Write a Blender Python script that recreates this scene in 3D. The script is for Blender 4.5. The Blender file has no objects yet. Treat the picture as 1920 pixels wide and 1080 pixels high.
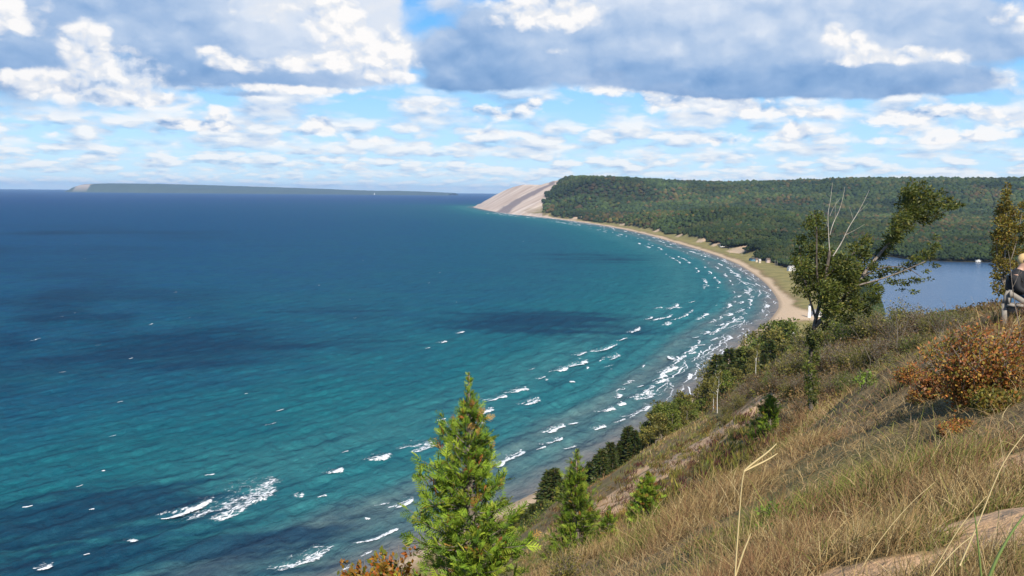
import bpy, math, random
import numpy as np
from mathutils import Matrix, Vector

random.seed(7)
RNG = np.random.default_rng(11)
scene = bpy.context.scene
COL = scene.collection

# ------------------------------------------------------------------ camera
FPX = 1700.0
PITCH = math.atan((540 - 359) / FPX)
ROLL = 0.0098
CAM = np.array([0.0, 0.0, 120.0])
_F = np.array([0, math.cos(PITCH), -math.sin(PITCH)])
_R0 = np.array([1.0, 0, 0])
_U0 = np.cross(_R0, _F)
_R = math.cos(ROLL) * _R0 + math.sin(ROLL) * _U0
_U = math.cos(ROLL) * _U0 - math.sin(ROLL) * _R0

cam_data = bpy.data.cameras.new("camera")
cam = bpy.data.objects.new("camera", cam_data)
COL.objects.link(cam)
M = Matrix.Identity(4)
for i in range(3):
    M[i][0] = _R[i]; M[i][1] = _U[i]; M[i][2] = -_F[i]; M[i][3] = CAM[i]
cam.matrix_world = M
cam_data.sensor_width = 36.0
cam_data.lens = 36.0 * FPX / 1920.0
cam_data.clip_start = 0.1
cam_data.clip_end = 200000.0
scene.camera = cam


def ray(px, py):
    px = np.asarray(px, float); py = np.asarray(py, float)
    a = (px - 960) / FPX; b = -(py - 540) / FPX
    d = _F + a[..., None] * _R + b[..., None] * _U
    return d


def at_depth(px, py, d):
    """world point seen at pixel (1920x1080) whose distance along +Y is d"""
    r = ray(px, py)
    return CAM + r * (np.asarray(d, float) / r[..., 1])[..., None]


def at_z(px, py, z=0.0):
    r = ray(px, py)
    return CAM + r * ((z - CAM[2]) / r[..., 2])[..., None]


def to_px(p):
    v = np.asarray(p, float) - CAM
    f = v @ _F
    return 960 + FPX * (v @ _R) / f, 540 - FPX * (v @ _U) / f


# ------------------------------------------------------------------ noise
def _hash(ix, iy, seed):
    h = (ix.astype(np.int64) * 374761393 + iy.astype(np.int64) * 668265263 + seed * 974634777) & 0xFFFFFFFF
    h = ((h ^ (h >> 13)) * 1274126177) & 0xFFFFFFFF
    h = h ^ (h >> 16)
    return (h & 0xFFFFFF) / float(0xFFFFFF)


def vnoise(x, y, seed=0):
    x = np.asarray(x, float); y = np.asarray(y, float)
    ix = np.floor(x); iy = np.floor(y)
    fx = x - ix; fy = y - iy
    fx = fx * fx * fx * (fx * (fx * 6 - 15) + 10); fy = fy * fy * fy * (fy * (fy * 6 - 15) + 10)
    a = _hash(ix, iy, seed); b = _hash(ix + 1, iy, seed)
    c = _hash(ix, iy + 1, seed); d = _hash(ix + 1, iy + 1, seed)
    return (a * (1 - fx) + b * fx) * (1 - fy) + (c * (1 - fx) + d * fx) * fy


def fbm(x, y, octv=4, seed=0, gain=0.5):
    s = 0.0; a = 1.0; t = 0.0
    for o in range(octv):
        s = s + a * vnoise(x * 2 ** o + 17.3 * o, y * 2 ** o - 9.1 * o, seed + o)
        t += a; a *= gain
    return s / t


def sstep(a, b, x):
    t = np.clip((np.asarray(x, float) - a) / (b - a), 0, 1)
    return t * t * (3 - 2 * t)


def tps_fit(P, v, smooth=0.0):
    n = len(P)
    D = np.linalg.norm(P[:, None] - P[None], axis=2)
    K = np.where(D > 0, D * D * np.log(D + 1e-12), 0) + np.eye(n) * smooth
    A = np.zeros((n + 3, n + 3)); A[:n, :n] = K
    A[:n, n] = 1; A[:n, n + 1:] = P; A[n, :n] = 1; A[n + 1:, :n] = P.T
    w = np.linalg.solve(A, np.concatenate([v, [0, 0, 0]]))
    return P, w


def tps_eval(fit, Q):
    P, w = fit
    out = np.empty(len(Q))
    for i in range(0, len(Q), 40000):
        q = Q[i:i + 40000]
        d2 = ((q[:, None] - P[None]) ** 2).sum(2)
        K = 0.5 * d2 * np.log(d2 + 1e-18)
        out[i:i + 40000] = K @ w[:-3] + w[-3] + q @ w[-2:]
    return out


# ------------------------------------------------------------------ mesh helpers
def mesh_np(name, V, F, mat=None, parent=None, col=None, smooth=False, attrs=None):
    """V (n,3), F list of (m,k) int arrays (k may differ), col (n,3|4) point colours."""
    if isinstance(F, np.ndarray):
        F = [F]
    F = [f for f in F if len(f)]
    me = bpy.data.meshes.new(name)
    V = np.ascontiguousarray(V, np.float32)
    me.vertices.add(len(V)); me.vertices.foreach_set("co", V.ravel())
    loops = np.concatenate([f.ravel() for f in F]).astype(np.int32)
    tot = np.concatenate([np.full(len(f), f.shape[1], np.int32) for f in F])
    start = np.concatenate([[0], np.cumsum(tot)[:-1]]).astype(np.int32)
    me.loops.add(len(loops)); me.loops.foreach_set("vertex_index", loops)
    me.polygons.add(len(tot)); me.polygons.foreach_set("loop_start", start); me.polygons.foreach_set("loop_total", tot)
    if smooth:
        me.polygons.foreach_set("use_smooth", np.ones(len(tot), bool))
    if col is not None:
        col = np.asarray(col, np.float32)
        if col.shape[1] == 3:
            col = np.concatenate([col, np.ones((len(col), 1), np.float32)], 1)
        a = me.attributes.new("Col", 'FLOAT_COLOR', 'POINT'); a.data.foreach_set("color", col.ravel())
    for k, v in (attrs or {}).items():
        a = me.attributes.new(k, 'FLOAT', 'POINT'); a.data.foreach_set("value", np.ascontiguousarray(v, np.float32))
    me.update(calc_edges=True)
    me.validate(verbose=False)
    if mat is not None:
        me.materials.append(mat)
    o = bpy.data.objects.new(name, me)
    COL.objects.link(o)
    if parent is not None:
        o.parent = parent
    return o


def tag(o, label=None, cat=None, group=None, kind=None):
    if label: o["label"] = label
    if cat: o["category"] = cat
    if group: o["group"] = group
    if kind: o["kind"] = kind
    return o


def empty(name, loc, rz=0.0):
    o = bpy.data.objects.new(name, None)
    COL.objects.link(o)
    o.location = [float(v) for v in loc]; o.rotation_euler = (0, 0, rz)
    o.empty_display_size = 0.5
    return o


class MB:
    """collects geometry and links it as one mesh"""
    def __init__(s):
        s.V = []; s.F = {}; s.C = []; s.n = 0

    def add(s, V, F, c=None):
        V = np.asarray(V, float).reshape(-1, 3); F = np.asarray(F, int)
        s.V.append(V); s.F.setdefault(F.shape[1], []).append(F + s.n); s.n += len(V)
        if c is None: c = (0.5, 0.5, 0.5)
        c = np.asarray(c, float)
        s.C.append(np.broadcast_to(c, (len(V), 3)) if c.ndim == 1 else c)
        return s

    def tube(s, P, R, n=6, c=None, cap=True):
        P = np.asarray(P, float); R = np.broadcast_to(np.asarray(R, float), (len(P),))
        T = np.gradient(P, axis=0); T /= np.linalg.norm(T, axis=1)[:, None] + 1e-9
        up = np.array([0.13, 0.27, 1.0]); up = up / np.linalg.norm(up)
        if abs(T.mean(0) @ up) > 0.9: up = np.array([1.0, 0.2, 0.1])
        A = np.cross(T, up); A /= np.linalg.norm(A, axis=1)[:, None] + 1e-9
        B = np.cross(T, A)
        th = np.linspace(0, 2 * np.pi, n, endpoint=False)
        V = P[:, None] + R[:, None, None] * (np.cos(th)[None, :, None] * A[:, None] + np.sin(th)[None, :, None] * B[:, None])
        m = len(P); i = np.arange(m - 1)[:, None] * n; j = np.arange(n)[None]
        jn = (j + 1) % n
        F = np.stack([i + j, i + jn, i + n + jn, i + n + j], -1).reshape(-1, 4)
        base = s.n
        s.add(V.reshape(-1, 3), F, c)
        if cap and n in (4, 6, 8):
            for k in (0, m - 1):
                s.F.setdefault(n, []).append((base + k * n + np.arange(n))[None])
        return s

    def box(s, c, size, rz=0.0, R=None, col=None):
        h = np.asarray(size, float) / 2
        v = np.array([[x, y, z] for z in (-1, 1) for y in (-1, 1) for x in (-1, 1)], float) * h
        if R is None:
            R = np.array([[math.cos(rz), -math.sin(rz), 0], [math.sin(rz), math.cos(rz), 0], [0, 0, 1]])
        v = v @ R.T + np.asarray(c, float)
        f = np.array([[0, 2, 3, 1], [4, 5, 7, 6], [0, 1, 5, 4], [2, 6, 7, 3], [0, 4, 6, 2], [1, 3, 7, 5]])
        return s.add(v, f, col)

    def beam(s, p, q, w, h, col=None, up=(0, 0, 1)):
        p = np.asarray(p, float); q = np.asarray(q, float)
        t = q - p; L = np.linalg.norm(t); t = t / L
        a = np.cross(t, up); a /= np.linalg.norm(a) + 1e-9
        b = np.cross(a, t)
        return s.box((p + q) / 2, (L, w, h), R=np.stack([t, a, b], 1), col=col)

    def build(s, name, mat, parent=None, smooth=False):
        V = np.concatenate(s.V); F = [np.concatenate(f) for f in s.F.values()]
        return mesh_np(name, V, F, mat, parent, np.concatenate(s.C), smooth)


# ------------------------------------------------------------------ node helpers
def new_mat(name):
    m = bpy.data.materials.new(name); m.use_nodes = True
    m.node_tree.nodes.clear()
    return m, m.node_tree


class NT:
    def __init__(s, tree):
        s.t = tree; s.L = tree.links.new

    def n(s, typ, **kw):
        o = s.t.nodes.new(typ)
        for k, v in kw.items():
            setattr(o, k, v)
        return o

    def set(s, sock, v):
        if isinstance(v, bpy.types.NodeSocket):
            s.L(v, sock)
        else:
            sock.default_value = v

    def math(s, op, a, b=0.0, c=0.0, clamp=False):
        o = s.n('ShaderNodeMath', operation=op, use_clamp=clamp)
        s.set(o.inputs[0], a); s.set(o.inputs[1], b); s.set(o.inputs[2], c)
        return o.outputs[0]

    def vm(s, op, a, b=(0, 0, 0), c=(0, 0, 0)):
        o = s.n('ShaderNodeVectorMath', operation=op)
        s.set(o.inputs[0], a); s.set(o.inputs[1], b)
        if op in ('MULTIPLY_ADD',): s.set(o.inputs[2], c)
        return o.outputs[1] if op in ('DOT_PRODUCT', 'LENGTH', 'DISTANCE') else o.outputs[0]

    def mix(s, fac, a, b, blend='MIX'):
        o = s.n('ShaderNodeMix', data_type='RGBA', blend_type=blend)
        s.set(o.inputs[0], fac)
        for k, v in ((6, a), (7, b)):
            if not isinstance(v, bpy.types.NodeSocket) and len(v) == 3: v = (*v, 1)
            s.set(o.inputs[k], v)
        return o.outputs[2]

    def noise(s, vec, scale, detail=4.0, rough=0.5, dist=0.0, out=0):
        o = s.n('ShaderNodeTexNoise')
        if vec is not None: s.L(vec, o.inputs['Vector'])
        s.set(o.inputs['Scale'], scale); s.set(o.inputs['Detail'], detail)
        s.set(o.inputs['Roughness'], rough); s.set(o.inputs['Distortion'], dist)
        return o.outputs[out]

    def ramp(s, v, lo, hi, a=0.0, b=1.0):
        o = s.n('ShaderNodeMapRange', interpolation_type='SMOOTHSTEP')
        s.set(o.inputs[0], v); s.set(o.inputs[1], lo); s.set(o.inputs[2], hi); s.set(o.inputs[3], a); s.set(o.inputs[4], b)
        return o.outputs[0]

    def attr(s, name, out=0):
        o = s.n('ShaderNodeAttribute', attribute_name=name)
        return o.outputs[out]

    def principled(s, color, rough=0.7, **kw):
        o = s.n('ShaderNodeBsdfPrincipled')
        s.set(o.inputs['Base Color'], color if isinstance(color, bpy.types.NodeSocket) else (*color, 1)); s.set(o.inputs['Roughness'], rough)
        for k, v in kw.items():
            s.set(o.inputs[k.replace('_', ' ')], v)
        return o

    def out(s, sh, vol=None):
        o = s.n('ShaderNodeOutputMaterial')
        if sh is not None: s.L(sh, o.inputs[0])
        if vol is not None: s.L(vol, o.inputs[1])


def leaf_material(name, trans=0.3, rough=0.55, var=0.35, spec=0.3):
    m, t = new_mat(name); N = NT(t)
    c = N.attr("Col")
    info = N.n('ShaderNodeObjectInfo')
    tc = N.n('ShaderNodeTexCoord')
    nz = N.noise(tc.outputs['Object'], 6.0, 2)
    k = N.math('MULTIPLY_ADD', nz, var * 2, 1 - var)
    k2 = N.math('MULTIPLY_ADD', info.outputs['Random'], 0.25, 0.88)
    c = N.vm('SCALE', c); sc = c.node; N.L(N.math('MULTIPLY', k, k2), sc.inputs[3])
    p = N.principled(c, rough); p.inputs['Specular IOR Level'].default_value = spec
    tr = N.n('ShaderNodeBsdfTranslucent'); N.L(c, tr.inputs[0])
    mx = N.n('ShaderNodeMixShader'); mx.inputs[0].default_value = trans
    N.L(p.outputs[0], mx.inputs[1]); N.L(tr.outputs[0], mx.inputs[2])
    N.out(mx.outputs[0])
    return m


def bark_material(name, c1, c2, scale=18.0):
    m, t = new_mat(name); N = NT(t)
    tc = N.n('ShaderNodeTexCoord')
    mp = N.n('ShaderNodeMapping'); mp.inputs['Scale'].default_value = (1, 1, 0.3); N.L(tc.outputs['Object'], mp.inputs[0])
    nz = N.noise(mp.outputs[0], scale, 5, 0.65)
    c = N.mix(N.ramp(nz, 0.35, 0.65), c1, c2)
    p = N.principled(c, 0.85)
    b = N.n('ShaderNodeBump'); b.inputs['Strength'].default_value = 0.5; b.inputs['Distance'].default_value = 0.02
    N.L(nz, b.inputs['Height']); N.L(b.outputs[0], p.inputs['Normal'])
    N.out(p.outputs[0])
    return m


def flat_material(name, c, rough=0.7, var=0.15, scale=4.0, **kw):
    m, t = new_mat(name); N = NT(t)
    tc = N.n('ShaderNodeTexCoord')
    nz = N.noise(tc.outputs['Object'], scale, 4, 0.6)
    cc = N.mix(nz, tuple(x * (1 - var) for x in c), tuple(min(1, x * (1 + var)) for x in c))
    p = N.principled(cc, rough, **kw)
    N.out(p.outputs[0])
    return m
# ------------------------------------------------------------------ shoreline (world, z=0), running north (away from the camera)
_sp = [(690, 1080), (790, 1028), (972, 939), (1120, 868), (1200, 820), (1280, 760), (1320, 722), (1370, 662), (1412, 622),
       (1438, 606), (1452, 590), (1463, 572), (1452, 550), (1432, 527), (1405, 508), (1380, 493), (1330, 474), (1270, 456), (1200, 436),
       (1130, 422.5), (1060, 412.5), (1025, 408.5), (990, 404.5), (960, 401.5), (925, 396.5), (900, 391.5), (886, 388.2)]
SH = at_z([p[0] for p in _sp], [p[1] for p in _sp], 0.0)[:, :2]
_d0 = (SH[2] - SH[0]) / np.linalg.norm(SH[2] - SH[0])
SH = np.concatenate([[SH[0] - _d0 * 2500], [SH[0] - _d0 * 600], SH,
                     [SH[-1] + np.array([-5, 300.])], [SH[-1] + np.array([150, 900.])], [SH[-1] + np.array([1500, 2500.])], [SH[-1] + np.array([6000, 4000.])]])


def _chaikin(P):
    Q = [P[0]]
    for a, b in zip(P[:-1], P[1:]):
        Q += [a * .75 + b * .25, a * .25 + b * .75]
    return np.array(Q + [P[-1]])


SHS = _chaikin(SH)


def shore_dist(x, y):
    """signed distance to the shoreline, positive inland; also the nearest direction"""
    Q = np.stack([np.ravel(x), np.ravel(y)], 1)
    out = np.empty(len(Q))
    A = SHS[:-1]; B = SHS[1:]; AB = B - A; L2 = (AB ** 2).sum(1)
    for i in range(0, len(Q), 60000):
        q = Q[i:i + 60000]
        best = np.full(len(q), 1e18); sg = np.ones(len(q))
        for k in range(len(A)):
            w = q - A[k]
            t = np.clip((w @ AB[k]) / L2[k], 0, 1)
            dv = w - t[:, None] * AB[k]
            d2 = (dv ** 2).sum(1)
            m = d2 < best
            best = np.where(m, d2, best)
            cr = AB[k, 0] * w[:, 1] - AB[k, 1] * w[:, 0]
            sg = np.where(m, np.where(cr < 0, 1.0, -1.0), sg)
        out[i:i + 60000] = np.sqrt(best) * sg
    return out.reshape(np.shape(x))


# ------------------------------------------------------------------ near bluff: control points (pixel, distance)
def _prof(s):
    return np.interp(s, [-50, 0, 14, 40, 60, 86, 108, 141, 165, 185, 195, 215, 400], [-3, 0, 1.6, 18, 30, 45, 60, 85, 103, 114, 118.3, 119, 119])


_nc = [  # foreground
    (1900, 1080, 3.2), (1700, 1080, 3.4), (1500, 1080, 4.0), (1400, 1080, 4.7), (1300, 1080, 6.2), (1200, 1080, 9), (1100, 1080, 14.5), (1000, 1080, 21),
    (880, 1160, 18.5), (700, 1200, 20),
    (1900, 950, 4.3), (1750, 950, 5), (1600, 950, 6.2), (1450, 950, 9), (1350, 950, 13), (1270, 960, 18),
    (1900, 850, 6.6), (1750, 850, 8.5), (1600, 850, 11), (1510, 850, 15),
    (1900, 700, 13), (1780, 770, 12),
    # crest of the near mound
    (1920, 560, 24), (1860, 592, 23), (1780, 640, 21), (1730, 680, 20), (1650, 750, 18.5), (1560, 810, 18), (1480, 850, 18.5), (1400, 905, 21), (1300, 980, 24),
    # slope beyond it
    (1215, 1010, 26), (1140, 1040, 26), (1075, 1075, 27), (1400, 860, 45), (1480, 810, 40), (1350, 900, 50), (1250, 930, 70), (1640, 745, 38),
    (1000, 1003, 130), (1080, 985, 75), (1150, 950, 85), (1250, 898, 95), (1300, 855, 105), (1370, 800, 110),
    (1050, 932, 190), (1130, 890, 185), (1180, 862, 180), (1250, 826, 172), (1340, 776, 158), (1420, 752, 130), (1000, 975, 185), (955, 1020, 150), (900, 1075, 120),
    (1560, 715, 62), (1620, 690, 75), (1700, 640, 80), (1820, 592, 80), (1760, 610, 95), (1900, 585, 80),
    (1600, 640, 145), (1500, 672, 165), (1450, 712, 150), (1560, 660, 110), (1340, 800, 230), (1400, 755, 230), (1440, 720, 230), (1480, 700, 240), (1520, 675, 240), (1400, 740, 320), (1440, 715, 320), (1480, 690, 330), (1520, 668, 330), (1560, 655, 300), (1440, 690, 420), (1480, 672, 430), (1520, 652, 430), (1560, 640, 430), (1600, 630, 430), (1480, 655, 560), (1520, 640, 560), (1560, 632, 560),
]
_p = np.array(_nc, float)
_NP = at_depth(_p[:, 0], _p[:, 1], _p[:, 2])
_ex = []
# lowest picture row the land may reach, so that it stays below the lines of sight to the water
_EP = [0, 640, 960, 1000, 1050, 1130, 1180, 1250, 1340, 1400, 1440, 1480, 1520, 1560, 1640]
_EY = [1180, 1130, 1040, 990, 945, 903, 876, 840, 792, 745, 715, 690, 665, 645, 625]
for (x, y, z) in [  # crest and back of the ridge falling to the north, flat village ground, and behind the camera
    (45, 240, 84), (75, 300, 70), (105, 300, 66), (140, 300, 64), (110, 400, 42), (150, 400, 42), (210, 450, 32), (170, 500, 26), (230, 600, 14), (190, 600, 12),
    (300, 600, 14), (260, 750, 6), (330, 750, 6), (420, 750, 6), (300, 900, 4.5), (420, 900, 4), (520, 900, 4), (330, 1100, 4), (500, 1100, 4),
    (60, 60, 112), (90, 100, 104), (120, 160, 92), (160, 220, 76), (200, 300, 60), (300, 400, 36), (500, 500, 24), (140, 60, 108), (200, 100, 96), (40, 10, 119),
    (10, 0, 119), (3, 0, 118.6), (0, 0.7, 118.35), (1, 0.3, 118.45), (-1, 0.5, 118.25), (1, -1, 118.5), (-1, -1, 118.3), (0.8, 1.6, 118.45), (0, 1.8, 118.2), (-0.8, 1.5, 117.8), (20, -15, 119.5), (0, -20, 119), (-30, -40, 118), (100, -60, 119)]:
    if y > 120 and x / y * FPX + 960 < 1640:
        px = 960 + x / y * FPX; e = np.interp(px, _EP, _EY); rr = ray(px, e); z = min(z, 120 + rr[2] / rr[1] * y)
    _ex.append((x, y, float(z)))
for (x, y) in [(-3, 2.5), (-6, 3), (-4, 6), (-10, 8), (-20, 3), (-30, 15), (-12, 20), (-25, 30), (-45, 5), (-60, 30), (-40, 60), (-20, 60), (-8, 45), (-80, 60), (-60, 100), (-30, 110),
               (-100, 20), (-120, 80), (-90, 140), (-60, 180), (-30, 200), (0, 250), (-150, -20), (-20, 160), (20, 270), (40, 300), (30, 240)]:
    s = float(shore_dist(np.array([x]), np.array([y]))[0])
    zz = float(_prof(s))
    if y > 5:      # stay under the sight line along the edge of the slope
        px = 960 + x / y * FPX
        e = np.interp(px, _EP, _EY)
        rr = ray(px, e); zz = min(zz, 120 + rr[2] / rr[1] * y)
    _ex.append((x, y, zz))
for k in range(4, 20):     # low ground just behind the beach
    pass
_NP = np.concatenate([_NP, np.array(_ex, float)])


def _uv(x, y):
    r = np.hypot(x, y) + 1e-6
    return np.stack([np.arctan2(x, np.maximum(y, -1e9)) * 2.0, np.log(r + 0.6)], -1)


_near_fit = tps_fit(_uv(_NP[:, 0], _NP[:, 1]), np.log(np.maximum(120 - _NP[:, 2], 0.4)), 1e-4)

# ------------------------------------------------------------------ far land control points
_fp = [  # skyline
    (1060, 343, 5450), (1085, 340, 5400), (1130, 340, 5300), (1200, 340, 5200), (1300, 348, 5100), (1370, 351, 5000), (1430, 348, 4900), (1475, 352, 4800),
    (1560, 346, 4700), (1640, 345, 4650), (1700, 344, 4600), (1800, 345, 4600), (1920, 346, 4500), (2200, 346, 4500), (2600, 350, 4500),
    # wooded face
    (1100, 375, 4700), (1150, 392, 4250), (1200, 380, 4500), (1300, 383, 4400), (1400, 388, 4200), (1500, 388, 4100), (1700, 392, 3900), (1900, 392, 3800), (2200, 392, 3800),
    # valley behind the middle ridge
    (1250, 402, 3500), (1320, 405, 3450), (1400, 409, 3400), (1480, 416, 3300),
    # middle ridge crest
    (1200, 409, 3000), (1270, 404, 2850), (1340, 400, 2700), (1400, 404, 2600), (1450, 414, 2450), (1500, 442, 2250),
    # its front
    (1290, 435, 2500), (1340, 436, 2200), (1400, 440, 2050), (1450, 452, 1950), (1400, 460, 1750), (1480, 470, 1700),
    # beyond the inland lake
    (1560, 425, 2900), (1640, 455, 2150), (1700, 455, 2200), (1700, 425, 2800), (1800, 460, 2100), (1900, 460, 2100), (1900, 425, 2800), (2200, 460, 2100), (2200, 425, 2800), (2500, 450, 2300),
]
_q = np.array(_fp, float)
_FP = at_depth(_q[:, 0], _q[:, 1], _q[:, 2])
_dn = at_depth(np.array([1050, 1028, 1005, 975, 945, 920]), np.array([342, 345, 347.5, 347.5, 352, 362]), np.array([5450, 5700, 5900, 6200, 6500, 6650]))
_fx = []
for x, y, z in [(1500, 7500, 90), (600, 7500, 120), (3000, 7500, 80), (-150, 7600, 90), (4500, 6500, 90), (100, 9000, 60), (2500, 9000, 40), (700, 6500, 150), (1500, 6000, 150), (3500, 6000, 130),
                (260, 800, 5), (330, 900, 4), (420, 1000, 4), (520, 1000, 3), (600, 1200, 3), (430, 1250, 4), (480, 1450, 4), (700, 900, 4), (900, 1300, 4), (1300, 1500, 5), (800, 700, 8), (1200, 900, 10), (2000, 1200, 20), (560, 1550, 5), (200, 500, 5), (500, 400, 15)]:
    _fx.append((x, y, z))
# land just behind the beach is low
def _along(sh_y, off, z):
    i = np.argmin(np.abs(SHS[:, 1] - sh_y)); t = SHS[min(i + 1, len(SHS) - 1)] - SHS[i - 1]; t /= np.linalg.norm(t)
    p = SHS[i] + off * np.array([t[1], -t[0]])
    _fx.append((p[0], p[1], z))
for yy in (1000, 1200, 1400, 1650, 1900, 2200, 2600, 3000, 3500):
    _along(yy, 40, 4.0)
for yy, o, z in ((1900, 130, 12), (2200, 130, 16), (2600, 130, 18), (3000, 130, 16), (3500, 120, 16), (3900, 90, 22), (4300, 60, 30), (4300, 200, 100), (4800, 30, 20), (4800, 150, 80), (4800, 300, 165), (5300, 30, 18), (5300, 200, 100),
                 (5800, 25, 16), (5800, 150, 80), (6200, 20, 14), (6200, 120, 78), (6600, 20, 14)):
    _along(yy, o, z)
_FP = np.concatenate([_FP, _dn, np.array(_fx, float)])
_far_fit = tps_fit(_FP[:, :2] / 1000.0, _FP[:, 2], 1e-5)

# inland lake outline (z = 0.6)
_lp = [(1665, 640), (1652, 580), (1640, 548), (1622, 515), (1600, 496), (1598, 484), (1660, 480), (1700, 486.5), (1760, 490.5), (1860, 492), (2000, 496), (2200, 505), (2400, 560), (2300, 700), (1900, 700)]
LAKE = at_z([p[0] for p in _lp], [p[1] for p in _lp], 0.6)[:, :2]
LAKE = _chaikin(np.concatenate([LAKE, LAKE[:1]]))[:-1]


def poly_dist(P, x, y):
    Q = np.stack([np.ravel(x), np.ravel(y)], 1)
    best = np.full(len(Q), 1e18); inside = np.zeros(len(Q), bool)
    n = len(P)
    for k in range(n):
        a = P[k]; b = P[(k + 1) % n]; ab = b - a
        w = Q - a; t = np.clip(w @ ab / (ab @ ab), 0, 1)
        best = np.minimum(best, ((w - t[:, None] * ab) ** 2).sum(1))
        c = ((a[1] > Q[:, 1]) != (b[1] > Q[:, 1]))
        xi = a[0] + (Q[:, 1] - a[1]) * ab[0] / (ab[1] if abs(ab[1]) > 1e-9 else 1e-9)
        inside ^= c & (Q[:, 0] < xi)
    return (np.where(inside, -1, 1) * np.sqrt(best)).reshape(np.shape(x))


def H(x, y, full=False):
    x = np.asarray(x, float); y = np.asarray(y, float); sh = x.shape
    xf = x.ravel(); yf = y.ravel()
    r = np.hypot(xf, yf)
    s = shore_dist(xf, yf)
    z = np.zeros(len(xf))
    w = sstep(700, 1000, r)
    m = w < 1
    if m.any():
        z[m] += (1 - w[m]) * (120 - np.exp(np.clip(tps_eval(_near_fit, _uv(xf[m], yf[m])), -1, 5.2)))
    m = w > 0
    if m.any():
        zf = tps_eval(_far_fit, np.stack([xf[m], yf[m]], 1) / 1000.0)
        z[m] += w[m] * np.maximum(zf, 2.5 + 0.5 * fbm(xf[m] / 40, yf[m] / 40, 3, 5))
    # roughness of the ground
    amp = np.interp(r, [0, 4, 15, 40, 120, 400], [0.0, 0.06, 0.25, 0.9, 2.4, 2.0])
    wl = np.interp(r, [0, 10, 60, 200, 1000], [0.7, 2.2, 9, 18, 40])
    near = r < 1100
    if near.any():
        nn = np.zeros(len(xf))
        for wl0, a0, r0, r1 in ((1.1, .10, 0.0, 40), (3.1, .28, 3, 120), (9, .8, 14, 400), (24, 2.2, 50, 900)):
            k = near & (r > r0)
            nn[k] += a0 * sstep(r0, r0 * 2.5 + 1.5, r[k]) * (1 - sstep(r1 * .7, r1, r[k]) * .6) * 2 * (fbm(xf[k] / wl0, yf[k] / wl0, 3, int(wl0)) - 0.5)
        z += nn * (1 - w) * sstep(10, 60, s)
    fo = r > 900
    if fo.any():
        z[fo] += w[fo] * sstep(60, 400, s[fo]) * sstep(2, 40, z[fo]) * 22 * (fbm(xf[fo] / 420, yf[fo] / 420, 4, 21) - 0.5)
        # gullies in the sand face
        g = sstep(4200, 4700, yf[fo]) * sstep(5, 60, s[fo])
        cz = np.interp(yf[fo], [4300, 4700, 5250, 5450, 5650, 5800, 6200, 6450, 6620, 6800, 6900, 7100, 7600], [150, 185, 192, 186, 160, 156, 163, 150, 112, 50, 25, 14, 14])
        dz = np.minimum(np.maximum(s[fo] - 12, 0) * np.interp(yf[fo], [4600, 5400, 6200, 6700], [.50, .52, .60, .66]), cz + 6 * (fbm(yf[fo] / 60, s[fo] / 60, 3, 33) - .5)) + 2
        dw = sstep(4650, 4950, yf[fo]) * (1 - sstep(480, 900, s[fo])) * (xf[fo] < 1200)
        z[fo] = z[fo] * (1 - dw) + dz * dw
        z[fo] += g * 6 * (fbm(yf[fo] / 90, s[fo] / 900, 3, 31) - 0.5)
    fl = sstep(900, 1000, r) * (yf < 4300)              # the strip between wood and water stays low
    cap = 3.5 + 1.5 * fbm(xf / 30, yf / 30, 3, 35) + .55 * np.maximum(s - .92 * wood_edge(yf), 0)
    z = np.where((fl > 0) & (s > 0), z * (1 - fl) + np.minimum(z, cap) * fl, z)
    beach = np.where(s > 0, s * 0.11, np.maximum(s * 0.06, -4.0))
    steep = sstep(4000, 4600, r)
    z = beach + (np.maximum(z, beach * 0.2) - beach) * sstep(6, 48 - 24 * steep, s)
    z = np.where(s < 0, beach, z)
    # inland lake basin
    k = (r > 600) & (r < 3200) & (s > 60)
    if k.any():
        ld = poly_dist(LAKE, xf[k], yf[k])
        z[k] = np.where(ld < 0, np.maximum(0.6 + ld * 0.06, -2.0), 0.6 + np.minimum(ld * 0.05, 1.0) * 1.0 + (np.maximum(z[k] - 1.6, 0)) * sstep(0, 60, ld))
    z = z.reshape(sh)
    return (z, s.reshape(sh)) if full else z


_DD = np.geomspace(2.0, 1500, 700)
def hit(px, py, dmin=0):
    """first ground point under a pixel; returns point and distance"""
    r = ray(float(px), float(py)); r = r / r[1]
    D = _DD[_DD > dmin]
    P = CAM + D[:, None] * r
    z = H(P[:, 0], P[:, 1])
    below = np.nonzero(P[:, 2] < z)[0]
    if not len(below):
        return None, None
    i = below[0]
    if i == 0:
        d = D[0]
    else:
        a = P[i - 1, 2] - z[i - 1]; b = P[i, 2] - z[i]
        d = D[i - 1] + (D[i] - D[i - 1]) * a / (a - b)
    p = CAM + d * r
    p[2] = float(H(p[:1], p[1:2])[0])
    return p, float(d)


# ------------------------------------------------------------------ forest / grass / sand masks
def wood_edge(y):
    return np.interp(y, [600, 900, 1000, 1150, 1300, 1600, 2000, 2500, 3000, 3500, 4000, 4400, 4800, 5200, 5500, 5800], [60, 72, 72, 66, 58, 50, 46, 44, 42, 40, 34, 30, 130, 290, 430, 800])


def forest_mask(x, y, z, s):
    """0..1 cover of tall wood on the far land"""
    r = np.hypot(x, y)
    edge = wood_edge(y)
    edge = edge * (0.85 + 0.5 * fbm(x / 60, y / 60, 3, 41)) + 22 * (fbm(x / 25, y / 25, 2, 43) - .5)
    m = sstep(0, 6, s - edge)
    m = m * (1 - sstep(5500, 5900, y) * (x < 700))
    return m * (r > 760)
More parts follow.
